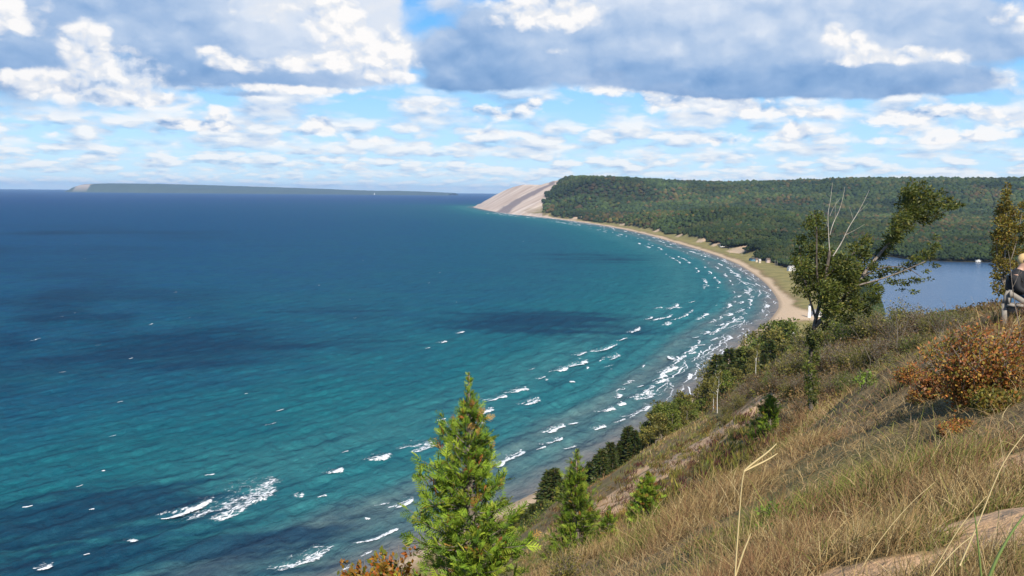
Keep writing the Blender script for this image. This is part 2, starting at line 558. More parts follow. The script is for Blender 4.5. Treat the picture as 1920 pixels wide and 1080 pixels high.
# ------------------------------------------------------------------ land: one height field, fine in the direction of view
def build_land():
    rr = np.concatenate([np.geomspace(0.35, 30, 230)[:-1], np.geomspace(30, 900, 330)[:-1], np.geomspace(900, 4200, 240)[:-1], np.linspace(4200, 6800, 170)[:-1], np.geomspace(6800, 12000, 22)])
    th = np.radians(np.concatenate([np.linspace(-150, -50, 50)[:-1], np.linspace(-50, -14, 130)[:-1], np.linspace(-14, 34, 620)[:-1], np.linspace(34, 60, 60)[:-1], np.linspace(60, 150, 50)]))
    R, T = np.meshgrid(rr, th, indexing='ij')
    X = R * np.sin(T); Y = R * np.cos(T)
    Z, S = H(X, Y, True)
    fm = forest_mask(X, Y, Z, S)
    # sand: beach strip, blowouts in the bluff, the big sand face
    n1 = fbm(X / 14, Y / 14, 4, 51); n2 = fbm(X / 2.2, Y / 2.2, 4, 52)
    bw = 9 + 9 * (fbm(X / 70, Y / 70, 3, 53) - 0.5) + 18 * np.exp(-((Y - 880) / 45) ** 2) * 1.6 + 5 * np.exp(-((Y - 1010) / 40) ** 2)
    bw = bw * np.interp(Y, [0, 500, 4000, 4600], [.8, 1, 2.0, 3.0])
    sand = 1 - sstep(bw - 4, bw + 4, S + 5 * (n1 - .5))
    park = sstep(0.35, 0.75, np.exp(-(((X - 285) / 34) ** 2 + ((Y - 868) / 26) ** 2)) + .5 * (n1 - .5))
    sand = np.maximum(sand, park)
    face = sstep(4500, 4750, Y + 300 * (fbm(S / 60, Y / 400, 3, 55) - .5)) * (1 - fm)
    sand = np.maximum(sand, face * sstep(0.0, 1, 1.2 - 0.5 * sstep(240, 420, S)))
    # blowouts in the wooded bluff behind the beach
    for (px, py, d, ra, rb) in [(1350, 456, 1800, 22, 55), (1305, 452, 2000, 12, 22), (1285, 447, 2150, 12, 25), (1262, 440, 2400, 12, 25), (1235, 436, 2700, 14, 25), (1178, 428, 3200, 12, 30), (1110, 417, 3900, 60, 50)]:
        p = at_depth(np.array(px), np.array(py), d)
        t_ = S - wood_edge(Y)              # scars climb from the foot of the wood
        g = np.exp(-((t_ - 4) / ra) ** 2 - ((Y - p[1]) / rb) ** 2) * (np.abs(X - p[0]) < 150)
        k = sstep(.35, .6, g + .5 * (n1 - .5)) * (S > 20)
        sand = np.maximum(sand, k); fm = fm * (1 - k)
    # sand patches on the near slope, given where they lie
    for (px, py, rx, ry, st) in [(1770, 1050, .34, .24, 1.0), (1700, 1078, .28, .16, 1.0), (1885, 968, .42, .30, 1.0), (1930, 985, .36, .3, 1.0), (1560, 1078, .12, .10, .7), (1915, 870, .42, .34, .9),
                                 (1395, 778, 3.5, 12, .95), (1360, 808, 4, 8, .7), (1268, 868, 4, 7, .75), (1232, 900, 3.2, 5, .95), (1195, 905, 3, 6, .8), (1145, 928, 4, 8, .8),
                                 (1310, 845, 4, 9, .7), (1160, 945, 3, 5, .8), (1090, 918, 4, 8, .6), (1330, 832, 3, 6, .7), (1210, 878, 3, 7, .6), (1290, 862, 3, 6, .6)]:
        p, d = hit(px, py)
        if p is None: continue
        dx = X - p[0]; dy = Y - p[1]
        # long axis points away down the slope direction
        g = np.exp(-((dx / rx) ** 2 + (dy / ry) ** 2) * (.8 if d < 20 else .5))
        nn = fbm(X / .35, Y / .35, 4, 57) if d < 20 else .5 * fbm(X / 5.0, Y / 5.0, 3, 57) + .5 * fbm(X / 1.5, Y / 1.5, 3, 59)
        sand = np.maximum(sand, sstep(.40, .55, g * st * 1.0 + (1.0 if d < 20 else 2.2) * (nn - .5) * sstep(.04, .3, g)))
    # gully shade painted as a dark strip down the sand face, between its two lobes
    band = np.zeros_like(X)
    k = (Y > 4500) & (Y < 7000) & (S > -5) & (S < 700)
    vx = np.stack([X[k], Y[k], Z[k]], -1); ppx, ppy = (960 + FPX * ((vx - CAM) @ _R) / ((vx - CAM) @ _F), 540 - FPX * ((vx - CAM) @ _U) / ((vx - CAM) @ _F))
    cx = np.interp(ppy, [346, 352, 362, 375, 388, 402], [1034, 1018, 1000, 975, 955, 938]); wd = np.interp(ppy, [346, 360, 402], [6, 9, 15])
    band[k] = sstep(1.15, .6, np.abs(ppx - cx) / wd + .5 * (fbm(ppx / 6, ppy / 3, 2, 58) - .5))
    dune = sstep(bw, bw + 12, S) * (1 - fm) * (R > 420) * (1 - face)          # marram grass behind the beach
    col = np.stack([sand, np.clip(dune, 0, 1) * (1 - sand), fm], -1).reshape(-1, 3)
    global _sand_lookup
    lr = np.log(rr)
    def _sand_lookup(x, y):
        r = np.hypot(x, y); t = np.arctan2(x, y)
        i = np.clip(np.round(np.interp(np.log(r), lr, np.arange(len(rr)))).astype(int), 0, len(rr) - 1)
        j = np.clip(np.round(np.interp(t, th, np.arange(len(th)))).astype(int), 0, len(th) - 1)
        return sand[i, j]
    keep = (Z > -2.2)
    V = np.stack([X, Y, Z], -1).reshape(-1, 3)
    n, m = R.shape
    i = np.arange(n - 1)[:, None] * m; j = np.arange(m - 1)[None]
    F = np.stack([i + j, i + m + j, i + m + j + 1, i + j + 1], -1).reshape(-1, 4)
    kf = keep.ravel()[F].any(1)
    F = F[kf]
    used = np.zeros(len(V), bool); used[F] = True
    idx = np.cumsum(used) - 1
    o = mesh_np("ground", V[used], idx[F], None, None, col[used], smooth=True, attrs={"shore": S.ravel()[used], "gully_shade": band.ravel()[used]})
    return o


m_land, _t = new_mat("land"); N = NT(_t)
_at = N.n('ShaderNodeAttribute', attribute_name="Col"); _sep = N.n('ShaderNodeSeparateColor'); N.L(_at.outputs[0], _sep.inputs[0])
_geo = N.n('ShaderNodeNewGeometry'); P = _geo.outputs['Position']
_cd = N.vm('DISTANCE', P, tuple(CAM))
n_big = N.noise(P, 0.06, 5, 0.6); n_mid = N.noise(P, 0.7, 5, 0.65); n_fine = N.noise(P, 9.0, 5, 0.7); n_far = N.noise(P, 0.012, 4, 0.6)
grass = N.mix(N.ramp(n_mid, .35, .65), (.140, .096, .045), (.265, .185, .092))
grass = N.mix(N.ramp(n_big, .44, .62), grass, (.125, .120, .038))
grass = N.mix(N.math('MULTIPLY', N.ramp(n_fine, .45, .75), .6), grass, (.30, .22, .11))
marram = N.mix(N.ramp(n_big, .3, .7), (.27, .225, .085), (.17, .155, .055))
marram = N.mix(N.math('MULTIPLY', N.ramp(n_mid, .5, .8), .5), marram, (.33, .27, .14))
floor = N.mix(n_big, (.020, .022, .010), (.045, .035, .016))
sandc = N.mix(N.ramp(n_mid, .3, .7), (.44, .32, .205), (.54, .415, .29))
sandc = N.mix(N.math('MULTIPLY', N.ramp(n_fine, .55, .75), .35), sandc, (.22, .155, .10))
_xyz = N.n('ShaderNodeSeparateXYZ'); N.L(P, _xyz.inputs[0])
# streaks running down the big sand face
_st = N.n('ShaderNodeMapping'); _st.inputs['Scale'].default_value = (.0025, .02, .004); _st.inputs['Rotation'].default_value = (0, 0, .12); N.L(P, _st.inputs[0])
streak = N.noise(_st.outputs[0], 1.0, 5, .62)
farsand = N.mix(N.ramp(streak, .36, .70), (.46, .345, .27), (.66, .55, .46))
farsand = N.mix(N.math('MULTIPLY', N.ramp(N.noise(_st.outputs[0], 2.3, 3, .5), .56, .66), .6), farsand, (.30, .21, .15))
sandc = N.mix(N.ramp(_xyz.outputs[2], 6, 20), sandc, N.vm('MULTIPLY', sandc, (1.16, 1.0, .86)))
sandc = N.mix(N.ramp(_xyz.outputs[1], 3800, 4500), sandc, farsand)
sandc = N.mix(N.math('MULTIPLY', N.attr('gully_shade', 2), .8), sandc, (.16, .135, .145))  # shade of the gully, mixed into the sand colour
wet = N.ramp(N.attr("shore", 2), .5, 5.0, 1.0, 0.0)
sandc = N.mix(N.math('MULTIPLY', wet, .55), sandc, (.16, .125, .095))
c = N.mix(_sep.outputs[1], grass, marram)
c = N.mix(_sep.outputs[2], c, floor)
c = N.mix(_sep.outputs[0], c, sandc)
pr = N.principled(c, .9); pr.inputs['Specular IOR Level'].default_value = .15
bp = N.n('ShaderNodeBump'); bp.inputs['Strength'].default_value = .7; bp.inputs['Distance'].default_value = .06
n_foot = N.noise(P, 3.2, 3, .5)
N.L(N.math('ADD', N.math('MULTIPLY_ADD', n_foot, 2.2, n_fine), N.math('MULTIPLY', n_mid, 3.0)), bp.inputs['Height']); N.L(bp.outputs[0], pr.inputs['Normal'])
N.out(pr.outputs[0])
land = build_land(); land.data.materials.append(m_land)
tag(land, "dry grass bluff, sand beach and wooded hills along the bay", "ground", kind="structure")

# ------------------------------------------------------------------ lake surface
def wave_height(x, y, s, r):
    """real relief of the swell; fades where the mesh is too coarse for it"""
    ph = s + 9 * (fbm(x / 55, y / 55, 3, 61) - .5)
    a = 0.35 + 1.0 * sstep(.35, .75, fbm(x / 38, y / 38, 2, 63))
    z = 0.40 * (1 + .9 * np.exp(-((s + 55) / 35) ** 2)) * a * (2 * (0.5 + 0.5 * np.sin(ph * 2 * np.pi / 17.0)) ** 1.7 - .8)
    q = x * 0.80 - y * 0.60
    z = z + 0.16 * np.sin((q + 6 * fbm(x / 30, y / 30, 2, 65)) * 2 * np.pi / 9.5) * (0.4 + fbm(x / 20, y / 20, 2, 67))
    z = z + 1.3 * (fbm(x / 5.5 + y / 14, y / 9, 3, 69) - .5)
    far = 1 - sstep(700, 1900, r)
    return z * far * sstep(0, -22, s)


def build_water():
    h = 120.0
    rr = [150.0]
    while rr[-1] < 46000:
        d = rr[-1]; rr.append(d + min(max(0.85, d * d / (FPX * h) * 1.3), d * .05))
    rr = np.array(rr)
    th = np.radians(np.concatenate([np.linspace(-180, -50, 40)[:-1], np.linspace(-50, -34, 60)[:-1], np.linspace(-34, 22, 620)[:-1], np.linspace(22, 60, 60)[:-1], np.linspace(60, 180, 40)]))
    R, T = np.meshgrid(rr, th, indexing='ij')
    X = R * np.sin(T); Y = R * np.cos(T)
    S = shore_dist(X, Y)
    Z = wave_height(X, Y, S, R)
    V = np.stack([X, Y, Z], -1).reshape(-1, 3)
    n, m = R.shape
    i = np.arange(n - 1)[:, None] * m; j = np.arange(m - 1)[None]
    F = np.stack([i + j, i + m + j, i + m + j + 1, i + j + 1], -1).reshape(-1, 4)
    kf = (S.ravel()[F] < 3).any(1)
    F = F[kf]; used = np.zeros(len(V), bool); used[F] = True; idx = np.cumsum(used) - 1
    # depth of the bed: two sand bars near the shore, deeper further out, with dark ragged patches over it
    sw = S + 14 * (fbm(X / 90, Y / 90, 3, 71) - .5)
    depth = np.interp(-sw, [0, 8, 25, 45, 62, 80, 110, 160, 300, 700, 1500, 4000], [0, .06, .22, .17, .32, .40, .31, .48, .60, .70, .80, 1.0])
    depth = np.clip(depth + .10 * (fbm(X / 60, Y / 40, 3, 73) - .5) * sstep(0, 30, -S), 0, 1)
    dark_patch = np.zeros_like(X)
    for (px, py, rx, ry, a) in [(350, 655, 260, 52, .9), (1020, 605, 190, 26, 1.0), (1110, 483, 130, 10, .55), (620, 640, 180, 22, .45), (150, 965, 330, 55, .9), (430, 1030, 330, 60, .75), (120, 1060, 300, 50, .8), (60, 600, 200, 60, .6),
                                (60, 570, 420, 110, .38), (80, 450, 500, 40, .35), (500, 470, 300, 30, .2), (600, 585, 150, 18, .5)]:
        c0 = at_z(np.array(px), np.array(py)); cx = at_z(np.array(px + rx), np.array(py)); cy = at_z(np.array(px), np.array(py - ry)); cy2 = at_z(np.array(px), np.array(py + ry))
        a1 = np.linalg.norm(cx - c0); a2 = np.linalg.norm(cy - cy2) / 2
        u = (c0 - CAM)[:2]; u = u / np.linalg.norm(u)
        dx = X - c0[0]; dy = Y - c0[1]
        al = (dx * u[0] + dy * u[1]) / a2; ac = (dx * u[1] - dy * u[0]) / a1
        g = a * np.exp(-(al ** 2 + ac ** 2) * .9)
        # ragged, drawn out across the line of sight
        nz = fbm(ac * 1.8 + px * .01, al * 5.0 + py * .01, 5, 75) - .5
        dark_patch = np.maximum(dark_patch, g + 1.0 * nz * sstep(.03, .35, g))
    dark_patch = sstep(.12, .85, dark_patch)
    far = 1 - sstep(900, 2200, R)
    dzr = np.gradient(Z, axis=0) / np.gradient(R, axis=0)             # slope along the line of sight
    return mesh_np("lake_water", V[used], idx[F], None, None, None, smooth=True,
                   attrs={"crest": (Z * far).ravel()[used], "face": (dzr * far).ravel()[used], "shore": S.ravel()[used], "depth": depth.ravel()[used], "dark_patch": dark_patch.ravel()[used]})


m_water, _t = new_mat("lake_water"); N = NT(_t)
_geo = N.n('ShaderNodeNewGeometry'); P = _geo.outputs['Position']
dep = N.attr("depth", 2); dark_patch = N.attr("dark_patch", 2)
cr = N.n('ShaderNodeValToRGB'); N.L(dep, cr.inputs[0])
e = cr.color_ramp.elements
e[0].position = 0.0; e[0].color = (.20, .175, .155, 1)
e[1].position = 1.0; e[1].color = (.003, .036, .132, 1)
for pos, cc in ((.06, (.155, .155, .150)), (.15, (.090, .140, .145)), (.30, (.026, .140, .155)), (.48, (.008, .108, .132)), (.62, (.006, .074, .124)), (.75, (.004, .054, .132))):
    q = e.new(pos); q.color = (*cc, 1)
n1 = N.noise(P, .05, 4, .6)
base = N.mix(N.math('MULTIPLY', N.ramp(n1, .4, .7), .35), cr.outputs[0], (.007, .085, .11))
base = N.mix(N.math('MULTIPLY', dark_patch, .85), base, (.002, .026, .062))
mp = N.n('ShaderNodeMapping', vector_type='TEXTURE'); mp.inputs['Rotation'].default_value = (0, 0, -.52); mp.inputs['Scale'].default_value = (1, 2.6, 1); N.L(P, mp.inputs[0])
w1 = N.noise(mp.outputs[0], .16, 5, .62, .4); w2 = N.noise(mp.outputs[0], .75, 4, .6)
hh = N.math('ADD', N.math('MULTIPLY', w1, 4.2), N.math('MULTIPLY', w2, .9))
bp = N.n('ShaderNodeBump'); bp.inputs['Strength'].default_value = .8; bp.inputs['Distance'].default_value = 1.0
N.L(hh, bp.inputs['Height'])
# wave light and shade put into the base colour, by chop noise and slope
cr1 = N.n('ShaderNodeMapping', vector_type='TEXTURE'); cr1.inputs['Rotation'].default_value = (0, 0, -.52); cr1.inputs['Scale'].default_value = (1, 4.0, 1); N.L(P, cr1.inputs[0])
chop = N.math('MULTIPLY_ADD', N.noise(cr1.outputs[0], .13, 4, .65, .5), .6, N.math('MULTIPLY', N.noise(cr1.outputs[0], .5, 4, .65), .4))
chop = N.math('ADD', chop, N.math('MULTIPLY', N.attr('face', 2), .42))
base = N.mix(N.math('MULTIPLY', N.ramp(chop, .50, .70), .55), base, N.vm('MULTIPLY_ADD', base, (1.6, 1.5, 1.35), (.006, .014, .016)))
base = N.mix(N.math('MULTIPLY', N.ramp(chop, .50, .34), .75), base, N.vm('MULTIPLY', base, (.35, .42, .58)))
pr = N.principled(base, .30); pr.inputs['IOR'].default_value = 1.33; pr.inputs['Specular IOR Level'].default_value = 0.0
N.L(bp.outputs[0], pr.inputs['Normal'])
fr = N.n('ShaderNodeFresnel'); fr.inputs[0].default_value = 1.33; N.L(bp.outputs[0], fr.inputs['Normal'])
gl = N.n('ShaderNodeBsdfGlossy'); gl.inputs['Roughness'].default_value = .28; N.L(bp.outputs[0], gl.inputs['Normal'])
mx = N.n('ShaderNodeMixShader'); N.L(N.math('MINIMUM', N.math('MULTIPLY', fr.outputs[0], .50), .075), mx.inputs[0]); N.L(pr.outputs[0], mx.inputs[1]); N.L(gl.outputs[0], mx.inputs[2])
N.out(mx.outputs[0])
water = build_water(); water.data.materials.append(m_water)
tag(water, "blue and teal lake water with rows of swell", "lake", kind="structure")

# inland lake
def build_inland():
    c = LAKE.mean(0)
    # the sheet reaches a little into the bank all round
    V = np.concatenate([[[c[0], c[1], .6]], np.concatenate([c + (LAKE - c) * 1.01, np.full((len(LAKE), 1), .6)], 1)])
    n = len(LAKE)
    F = np.array([[0, 1 + k, 1 + (k + 1) % n] for k in range(n)])
    return mesh_np("inland_lake_water", V, F)
m_in, _t = new_mat("inland_lake"); N = NT(_t)
_geo = N.n('ShaderNodeNewGeometry'); P = _geo.outputs['Position']
mp = N.n('ShaderNodeMapping'); mp.inputs['Scale'].default_value = (.25, 1, 1); N.L(P, mp.inputs[0])
nb = N.noise(mp.outputs[0], .02, 3, .6)
base = N.mix(nb, (.035, .075, .15), (.055, .105, .19))
w1 = N.noise(mp.outputs[0], .5, 4, .6)
bp = N.n('ShaderNodeBump'); bp.inputs['Strength'].default_value = .45; bp.inputs['Distance'].default_value = .6; N.L(w1, bp.inputs['Height'])
pr = N.principled(base, .2); pr.inputs['IOR'].default_value = 1.33; N.L(bp.outputs[0], pr.inputs['Normal'])
N.out(pr.outputs[0])
inl = build_inland(); inl.data.materials.append(m_in)
tag(inl, "calm steel blue inland lake behind the bluff shrubs", "lake", kind="structure")
# ------------------------------------------------------------------ sun, sky, clouds
SUN_AZ = math.radians(170)      # measured clockwise from the view direction (+Y): behind the camera, to the right
SUN_EL = math.radians(42)
sun_dir = np.array([math.sin(SUN_AZ) * math.cos(SUN_EL), math.cos(SUN_AZ) * math.cos(SUN_EL), math.sin(SUN_EL)])
sd = bpy.data.lights.new("sun", 'SUN'); sd.energy = 5.0; sd.angle = math.radians(0.5); sd.color = (1.0, .93, .82)
sun = bpy.data.objects.new("sun", sd); COL.objects.link(sun)
sun.rotation_euler = Vector((-sun_dir[0], -sun_dir[1], -sun_dir[2])).to_track_quat('-Z', 'Y').to_euler()
sun.location = (0, 0, 400)

world = bpy.data.worlds.new("World"); scene.world = world; world.use_nodes = True
wt = world.node_tree; wt.nodes.clear(); N = NT(wt)
sky = N.n('ShaderNodeTexSky', sky_type='NISHITA'); sky.sun_disc = False
sky.sun_elevation = SUN_EL; sky.sun_rotation = SUN_AZ; sky.altitude = 300; sky.air_density = 1.0; sky.dust_density = .4; sky.ozone_density = 1.5
tc = N.n('ShaderNodeTexCoord')
sx = N.n('ShaderNodeSeparateXYZ'); N.L(tc.outputs['Generated'], sx.inputs[0])
AZ = N.math('MULTIPLY', N.math('ARCTAN2', sx.outputs[0], sx.outputs[1]), 1700.0)
EL = N.math('MULTIPLY', N.math('ARCSINE', sx.outputs[2]), 1700.0)
cv = N.n('ShaderNodeCombineXYZ'); N.L(AZ, cv.inputs[0]); N.L(EL, cv.inputs[1])
P0 = cv.outputs[0]


def azel(px, py):
    r = ray(float(px), float(py)); r = r / np.linalg.norm(r)
    return math.atan2(r[0], r[1]) * 1700, math.asin(r[2]) * 1700


def warp(Pv, scale, amp, detail, sq=1.6, rough=.55):
    m = N.vm('MULTIPLY', Pv, (1.0, sq, 1.0))
    nz = N.noise(m, scale, detail, rough, out=1)
    return N.vm('MULTIPLY_ADD', N.vm('SUBTRACT', nz, (.5, .5, .5)), (amp * 1.3, amp, 0), Pv)


def blobs(Pv, lst):
    D = None; S = None
    for (px, py, rx, ry, w, sh) in lst:
        u, v = azel(px, py)
        q = N.vm('MULTIPLY_ADD', Pv, (1 / rx, 1 / ry, 0), (-u / rx, -v / ry, 0))
        g = N.math('POWER', .3679, N.vm('DOT_PRODUCT', q, q))
        D = N.math('MULTIPLY_ADD', g, w, D if D is not None else 0.0)
        S = N.math('MULTIPLY_ADD', g, w * sh, S if S is not None else 0.0)
    return D, N.math('DIVIDE', S, N.math('ADD', D, 1e-4))


def puffs(Pv, scale, sq=1.9, seed=0.0, detail=6.0, rough=.6):
    """rounded billows: 0..1, brighter in the middle of each puff"""
    m = N.vm('MULTIPLY_ADD', Pv, (scale, scale * sq, 0), (seed, seed * .7, seed * 1.3))
    w = N.vm('MULTIPLY_ADD', N.vm('SUBTRACT', N.noise(m, 1.7, 4, .6, out=1), (.5, .5, .5)), (.55, .55, .3), m)
    v = N.n('ShaderNodeTexVoronoi', feature='F1', voronoi_dimensions='2D')
    N.L(w, v.inputs['Vector']); v.inputs['Scale'].default_value = 1.0
    v.inputs['Detail'].default_value = 2.0; v.inputs['Roughness'].default_value = .5
    n = N.noise(m, .9, detail, rough)
    return N.math('ADD', N.math('MULTIPLY', N.math('SUBTRACT', .62, v.outputs['Distance']), .55), N.math('MULTIPLY', n, .75))


# --- colours (radiance in the units of the sky texture; the background strength brings it to exposure 0)
K = 10.0
gr = N.n('ShaderNodeValToRGB'); N.L(N.math('MULTIPLY', EL, 1 / 600.0), gr.inputs[0]); e = gr.color_ramp.elements
e[0].position = 0.0; e[0].color = (.58, .76, .90, 1)
e[1].position = 1.0; e[1].color = (.06, .26, .70, 1)
for p, c in ((.05, (.51, .73, .895)), (.16, (.41, .67, .90)), (.32, (.25, .555, .885)), (.55, (.095, .40, .84))):
    q = e.new(p); q.color = (*c, 1)
grs = N.vm('SCALE', gr.outputs[0]); grs.node.inputs[3].default_value = K
sky_c = N.mix(.85, N.vm('MULTIPLY', sky.outputs[0], (0.92, 1.1, 1.35)), grs)
sky_c = N.mix(N.ramp(EL, 420, 900), sky_c, N.vm('MULTIPLY', sky.outputs[0], (1.0, 1.05, 1.1)))


def cc(sh):
    cr = N.n('ShaderNodeValToRGB'); N.L(sh, cr.inputs[0]); e = cr.color_ramp.elements
    e[0].position = 0.0; e[0].color = (.150, .285, .520, 1)
    e[1].position = 1.0; e[1].color = (.86, .84, .825, 1)
    for p, c in ((.2, (.250, .380, .600)), (.42, (.405, .510, .680)), (.62, (.60, .66, .76)), (.8, (.70, .72, .76))):
        q = e.new(p); q.color = (*c, 1)
    v = N.vm('SCALE', cr.outputs[0]); v.node.inputs[3].default_value = K
    return v


# --- far fields of small cumulus, in belts whose puffs shrink towards the horizon
base = sky_c
def belt(base, lo, mid0, mid1, hi, scale, thr, soft, seed, gain, opac, sq=3.0):
    w = N.math('MULTIPLY', N.ramp(EL, lo, mid0), N.ramp(EL, mid1, hi, 1.0, 0.0))
    d0 = puffs(P0, scale, sq, seed)
    d1 = puffs(N.vm('ADD', P0, (.10 / scale, .22 / scale / sq * 2, 0)), scale, sq, seed, 4.0)
    a = N.math('MULTIPLY', N.math('MULTIPLY', N.ramp(d0, thr, thr + soft), w), opac)
    sh = N.math('MULTIPLY_ADD', N.math('SUBTRACT', d0, d1), 1.7, gain, clamp=True)
    return N.mix(a, base, cc(sh))


base = belt(base, -6, 8, 26, 48, .024, .13, .34, 3.1, .74, .66, 4.0)
base = belt(base, 18, 40, 64, 92, .0140, .13, .32, 7.7, .72, .80, 3.6)
base = belt(base, 55, 84, 112, 150, .0092, .14, .30, 12.3, .69, .85, 3.2)
base = belt(base, 105, 140, 165, 215, .0066, .18, .30, 21.9, .67, .88, 2.8)


def layer(base, lst, Pv, pscale, psq, seed, lo, hi, dk, relk, off, opac, plain=0.0):
    D, S = blobs(Pv, lst)
    d0 = puffs(Pv, pscale, psq, seed, 8.0, .6); d1 = puffs(N.vm('ADD', Pv, (*off, 0)), pscale, psq, seed, 5.0)
    rel = N.math('SUBTRACT', d0, d1)
    a = N.ramp(N.math('MULTIPLY_ADD', N.math('SUBTRACT', d0, .45), dk, D), lo, hi)
    sh = N.math('MULTIPLY_ADD', rel, relk, N.math('MULTIPLY_ADD', N.math('SUBTRACT', d0, .45), relk * .3, S), clamp=True)
    return N.mix(N.math('MULTIPLY', a, opac), base, cc(sh))


# --- single clouds of the middle distance and the big masses overhead (pixel, radii, weight, brightness)
MID = [(600, 232, 30, 17, 1.2, 1.0), (585, 250, 60, 10, .8, .85), (410, 208, 26, 17, 1.1, .98), (400, 236, 80, 12, .9, .82), (330, 232, 50, 10, .8, .75),
       (1250, 182, 64, 27, 1.1, .92), (1400, 205, 88, 24, .9, .82), (1000, 195, 20, 12, .9, 1.0), (965, 215, 60, 13, .8, .82), (765, 195, 72, 18, .8, .78), (880, 205, 60, 15, .7, .75),
       (1690, 222, 75, 20, .9, .88), (1760, 205, 60, 14, .8, .88), (1880, 220, 60, 24, .9, .92), (1130, 152, 75, 26, 1.1, .93), (1545, 212, 70, 18, .7, .75), (1480, 258, 60, 13, .8, .92), (1345, 265, 80, 14, .8, .86),
       (1800, 258, 80, 18, .9, .90), (1640, 268, 60, 13, .7, .86), (100, 250, 60, 9, .6, .82), (700, 262, 60, 12, .7, .85), (920, 250, 50, 16, .8, .9), (1495, 243, 25, 14, .8, 1.0), (1220, 300, 50, 10, .6, .95), (1750, 305, 60, 10, .6, .92), (1330, 305, 50, 10, .6, .92)]
DARK = [(30, 95, 100, 70, 1.3, .16), (-60, 40, 160, 120, 1, .35), (110, 160, 80, 10, .6, .15), (90, -10, 150, 45, 1, .42), (240, 10, 120, 40, 1.0, .40),
    (330, 40, 105, 75, 1.3, .30), (370, 115, 90, 42, 1.2, .14), (460, 145, 150, 20, 1.2, .04), (530, 60, 150, 80, 1.5, .64), (600, 0, 140, 50, 1.3, .76), (630, 148, 90, 16, .9, .34), (690, 90, 70, 70, .9, .72), (470, 181, 70, 6, .7, .2),
    (880, 110, 92, 54, 1.4, .12), (850, 155, 55, 16, .9, .06), (960, 150, 75, 22, .9, .14), (840, 5, 40, 22, .5, .6), (930, 40, 60, 30, .6, .45),
    (1350, 10, 360, 90, 1.8, .54), (1400, 85, 310, 55, 1.4, .42), (1160, 95, 120, 45, 1.1, .32), (1330, 146, 150, 28, 1.4, .03), (1520, 156, 200, 24, 1.5, .03), (1700, 160, 130, 20, 1.1, .14), (1700, 60, 150, 70, 1.1, .46), (1140, 132, 100, 22, .8, .16),
    (1885, 75, 52, 30, 1.2, .34), (1830, 150, 70, 20, .6, .4)]
WHITE = [(5, 20, 66, 45, 1.3, 1.0), (25, 143, 80, 16, 1.2, .95), (150, 90, 30, 40, 1.2, 1.0), (180, 70, 26, 30, .9, .97), (205, 130, 90, 36, 1.0, .74), (265, 140, 60, 34, .8, .66), (150, 181, 130, 17, 1.1, .90), (280, 185, 80, 12, .8, .75),
    (405, 100, 30, 22, .9, .92), (430, 118, 40, 20, .9, .86), (520, 125, 62, 22, 1.0, .82), (590, 112, 50, 22, .8, .84), (560, 20, 130, 40, .8, .76),
    (645, 40, 46, 60, 1.4, .96), (735, 95, 40, 44, 1.6, 1.0), (690, 125, 66, 28, 1.0, .88), (530, 170, 130, 9, 1.1, .84), (730, 150, 60, 14, .8, .78), (640, 172, 60, 8, .6, .78),
    (1050, 16, 115, 36, 1.4, .90), (960, 20, 60, 32, .9, .80), (1038, 98, 22, 11, 1.0, .97), (1000, 108, 20, 8, .6, .85),
    (1590, 85, 48, 28, 1.3, .90), (1625, 112, 60, 14, .9, .78), (1745, 105, 90, 19, 1.2, .82), (1560, 68, 20, 14, .6, .97), (1870, 135, 50, 22, .8, .70), (1915, 18, 40, 26, 1.1, .82), (1905, 175, 60, 18, .8, .84), (1860, 40, 16, 12, .6, .8)]
Pw = warp(warp(P0, .007, 26, 5), .035, 12, 6, 1.3, .65)
Pb = warp(warp(P0, .005, 34, 5), .028, 14, 7, 1.2, .65)
base = layer(base, MID, Pw, .018, 1.9, 31.0, .30, .80, .95, 1.5, (7, 12), .93)
base = layer(base, DARK, Pb, .0075, 1.5, 51.0, .34, .88, .85, .42, (12, 20), .96)
base = layer(base, WHITE, Pb, .016, 1.4, 61.0, .32, .98, 1.15, 1.15, (8, 13), .95)
# beyond the photographed strip the sky carries broken cloud of the same kind
ov = N.math('MULTIPLY', N.ramp(puffs(P0, .0035, 1.2, 81.0), .42, .62), N.ramp(EL, 400, 560))
base = N.mix(N.math('MULTIPLY', ov, .85), base, cc(N.math('MULTIPLY_ADD', ov, .4, .3)))
bg = N.n('ShaderNodeBackground'); N.L(base, bg.inputs[0]); bg.inputs[1].default_value = .092
wo = N.n('ShaderNodeOutputWorld'); N.L(bg.outputs[0], wo.inputs[0])

scene.view_settings.view_transform = 'Standard'; scene.view_settings.look = 'None'
scene.view_settings.exposure = 0.38; scene.view_settings.gamma = 1.0

# ------------------------------------------------------------------ air
def build_haze():
    mb = MB(); mb.box((6000, 19500, 170.0), (110000, 56000, 352.0))
    m, t = new_mat("haze"); n = NT(t)
    v = n.n('ShaderNodeVolumePrincipled'); v.inputs['Color'].default_value = (.44, .67, 1.0, 1); v.inputs['Density'].default_value = 2.4e-5; v.inputs['Anisotropy'].default_value = 0.0
    for k in ('Color Attribute', 'Density Attribute', 'Temperature Attribute'): v.inputs[k].default_value = ''
    n.out(None, v.outputs[0])
    o = mb.build("haze", m); tag(o, "thin blue air over the lake and hills", "haze", kind="stuff")
build_haze()
world.cycles.sampling_method = 'MANUAL'; world.cycles.sample_map_resolution = 256
scene.cycles.volume_bounces = 0
scene.cycles.max_bounces = 6
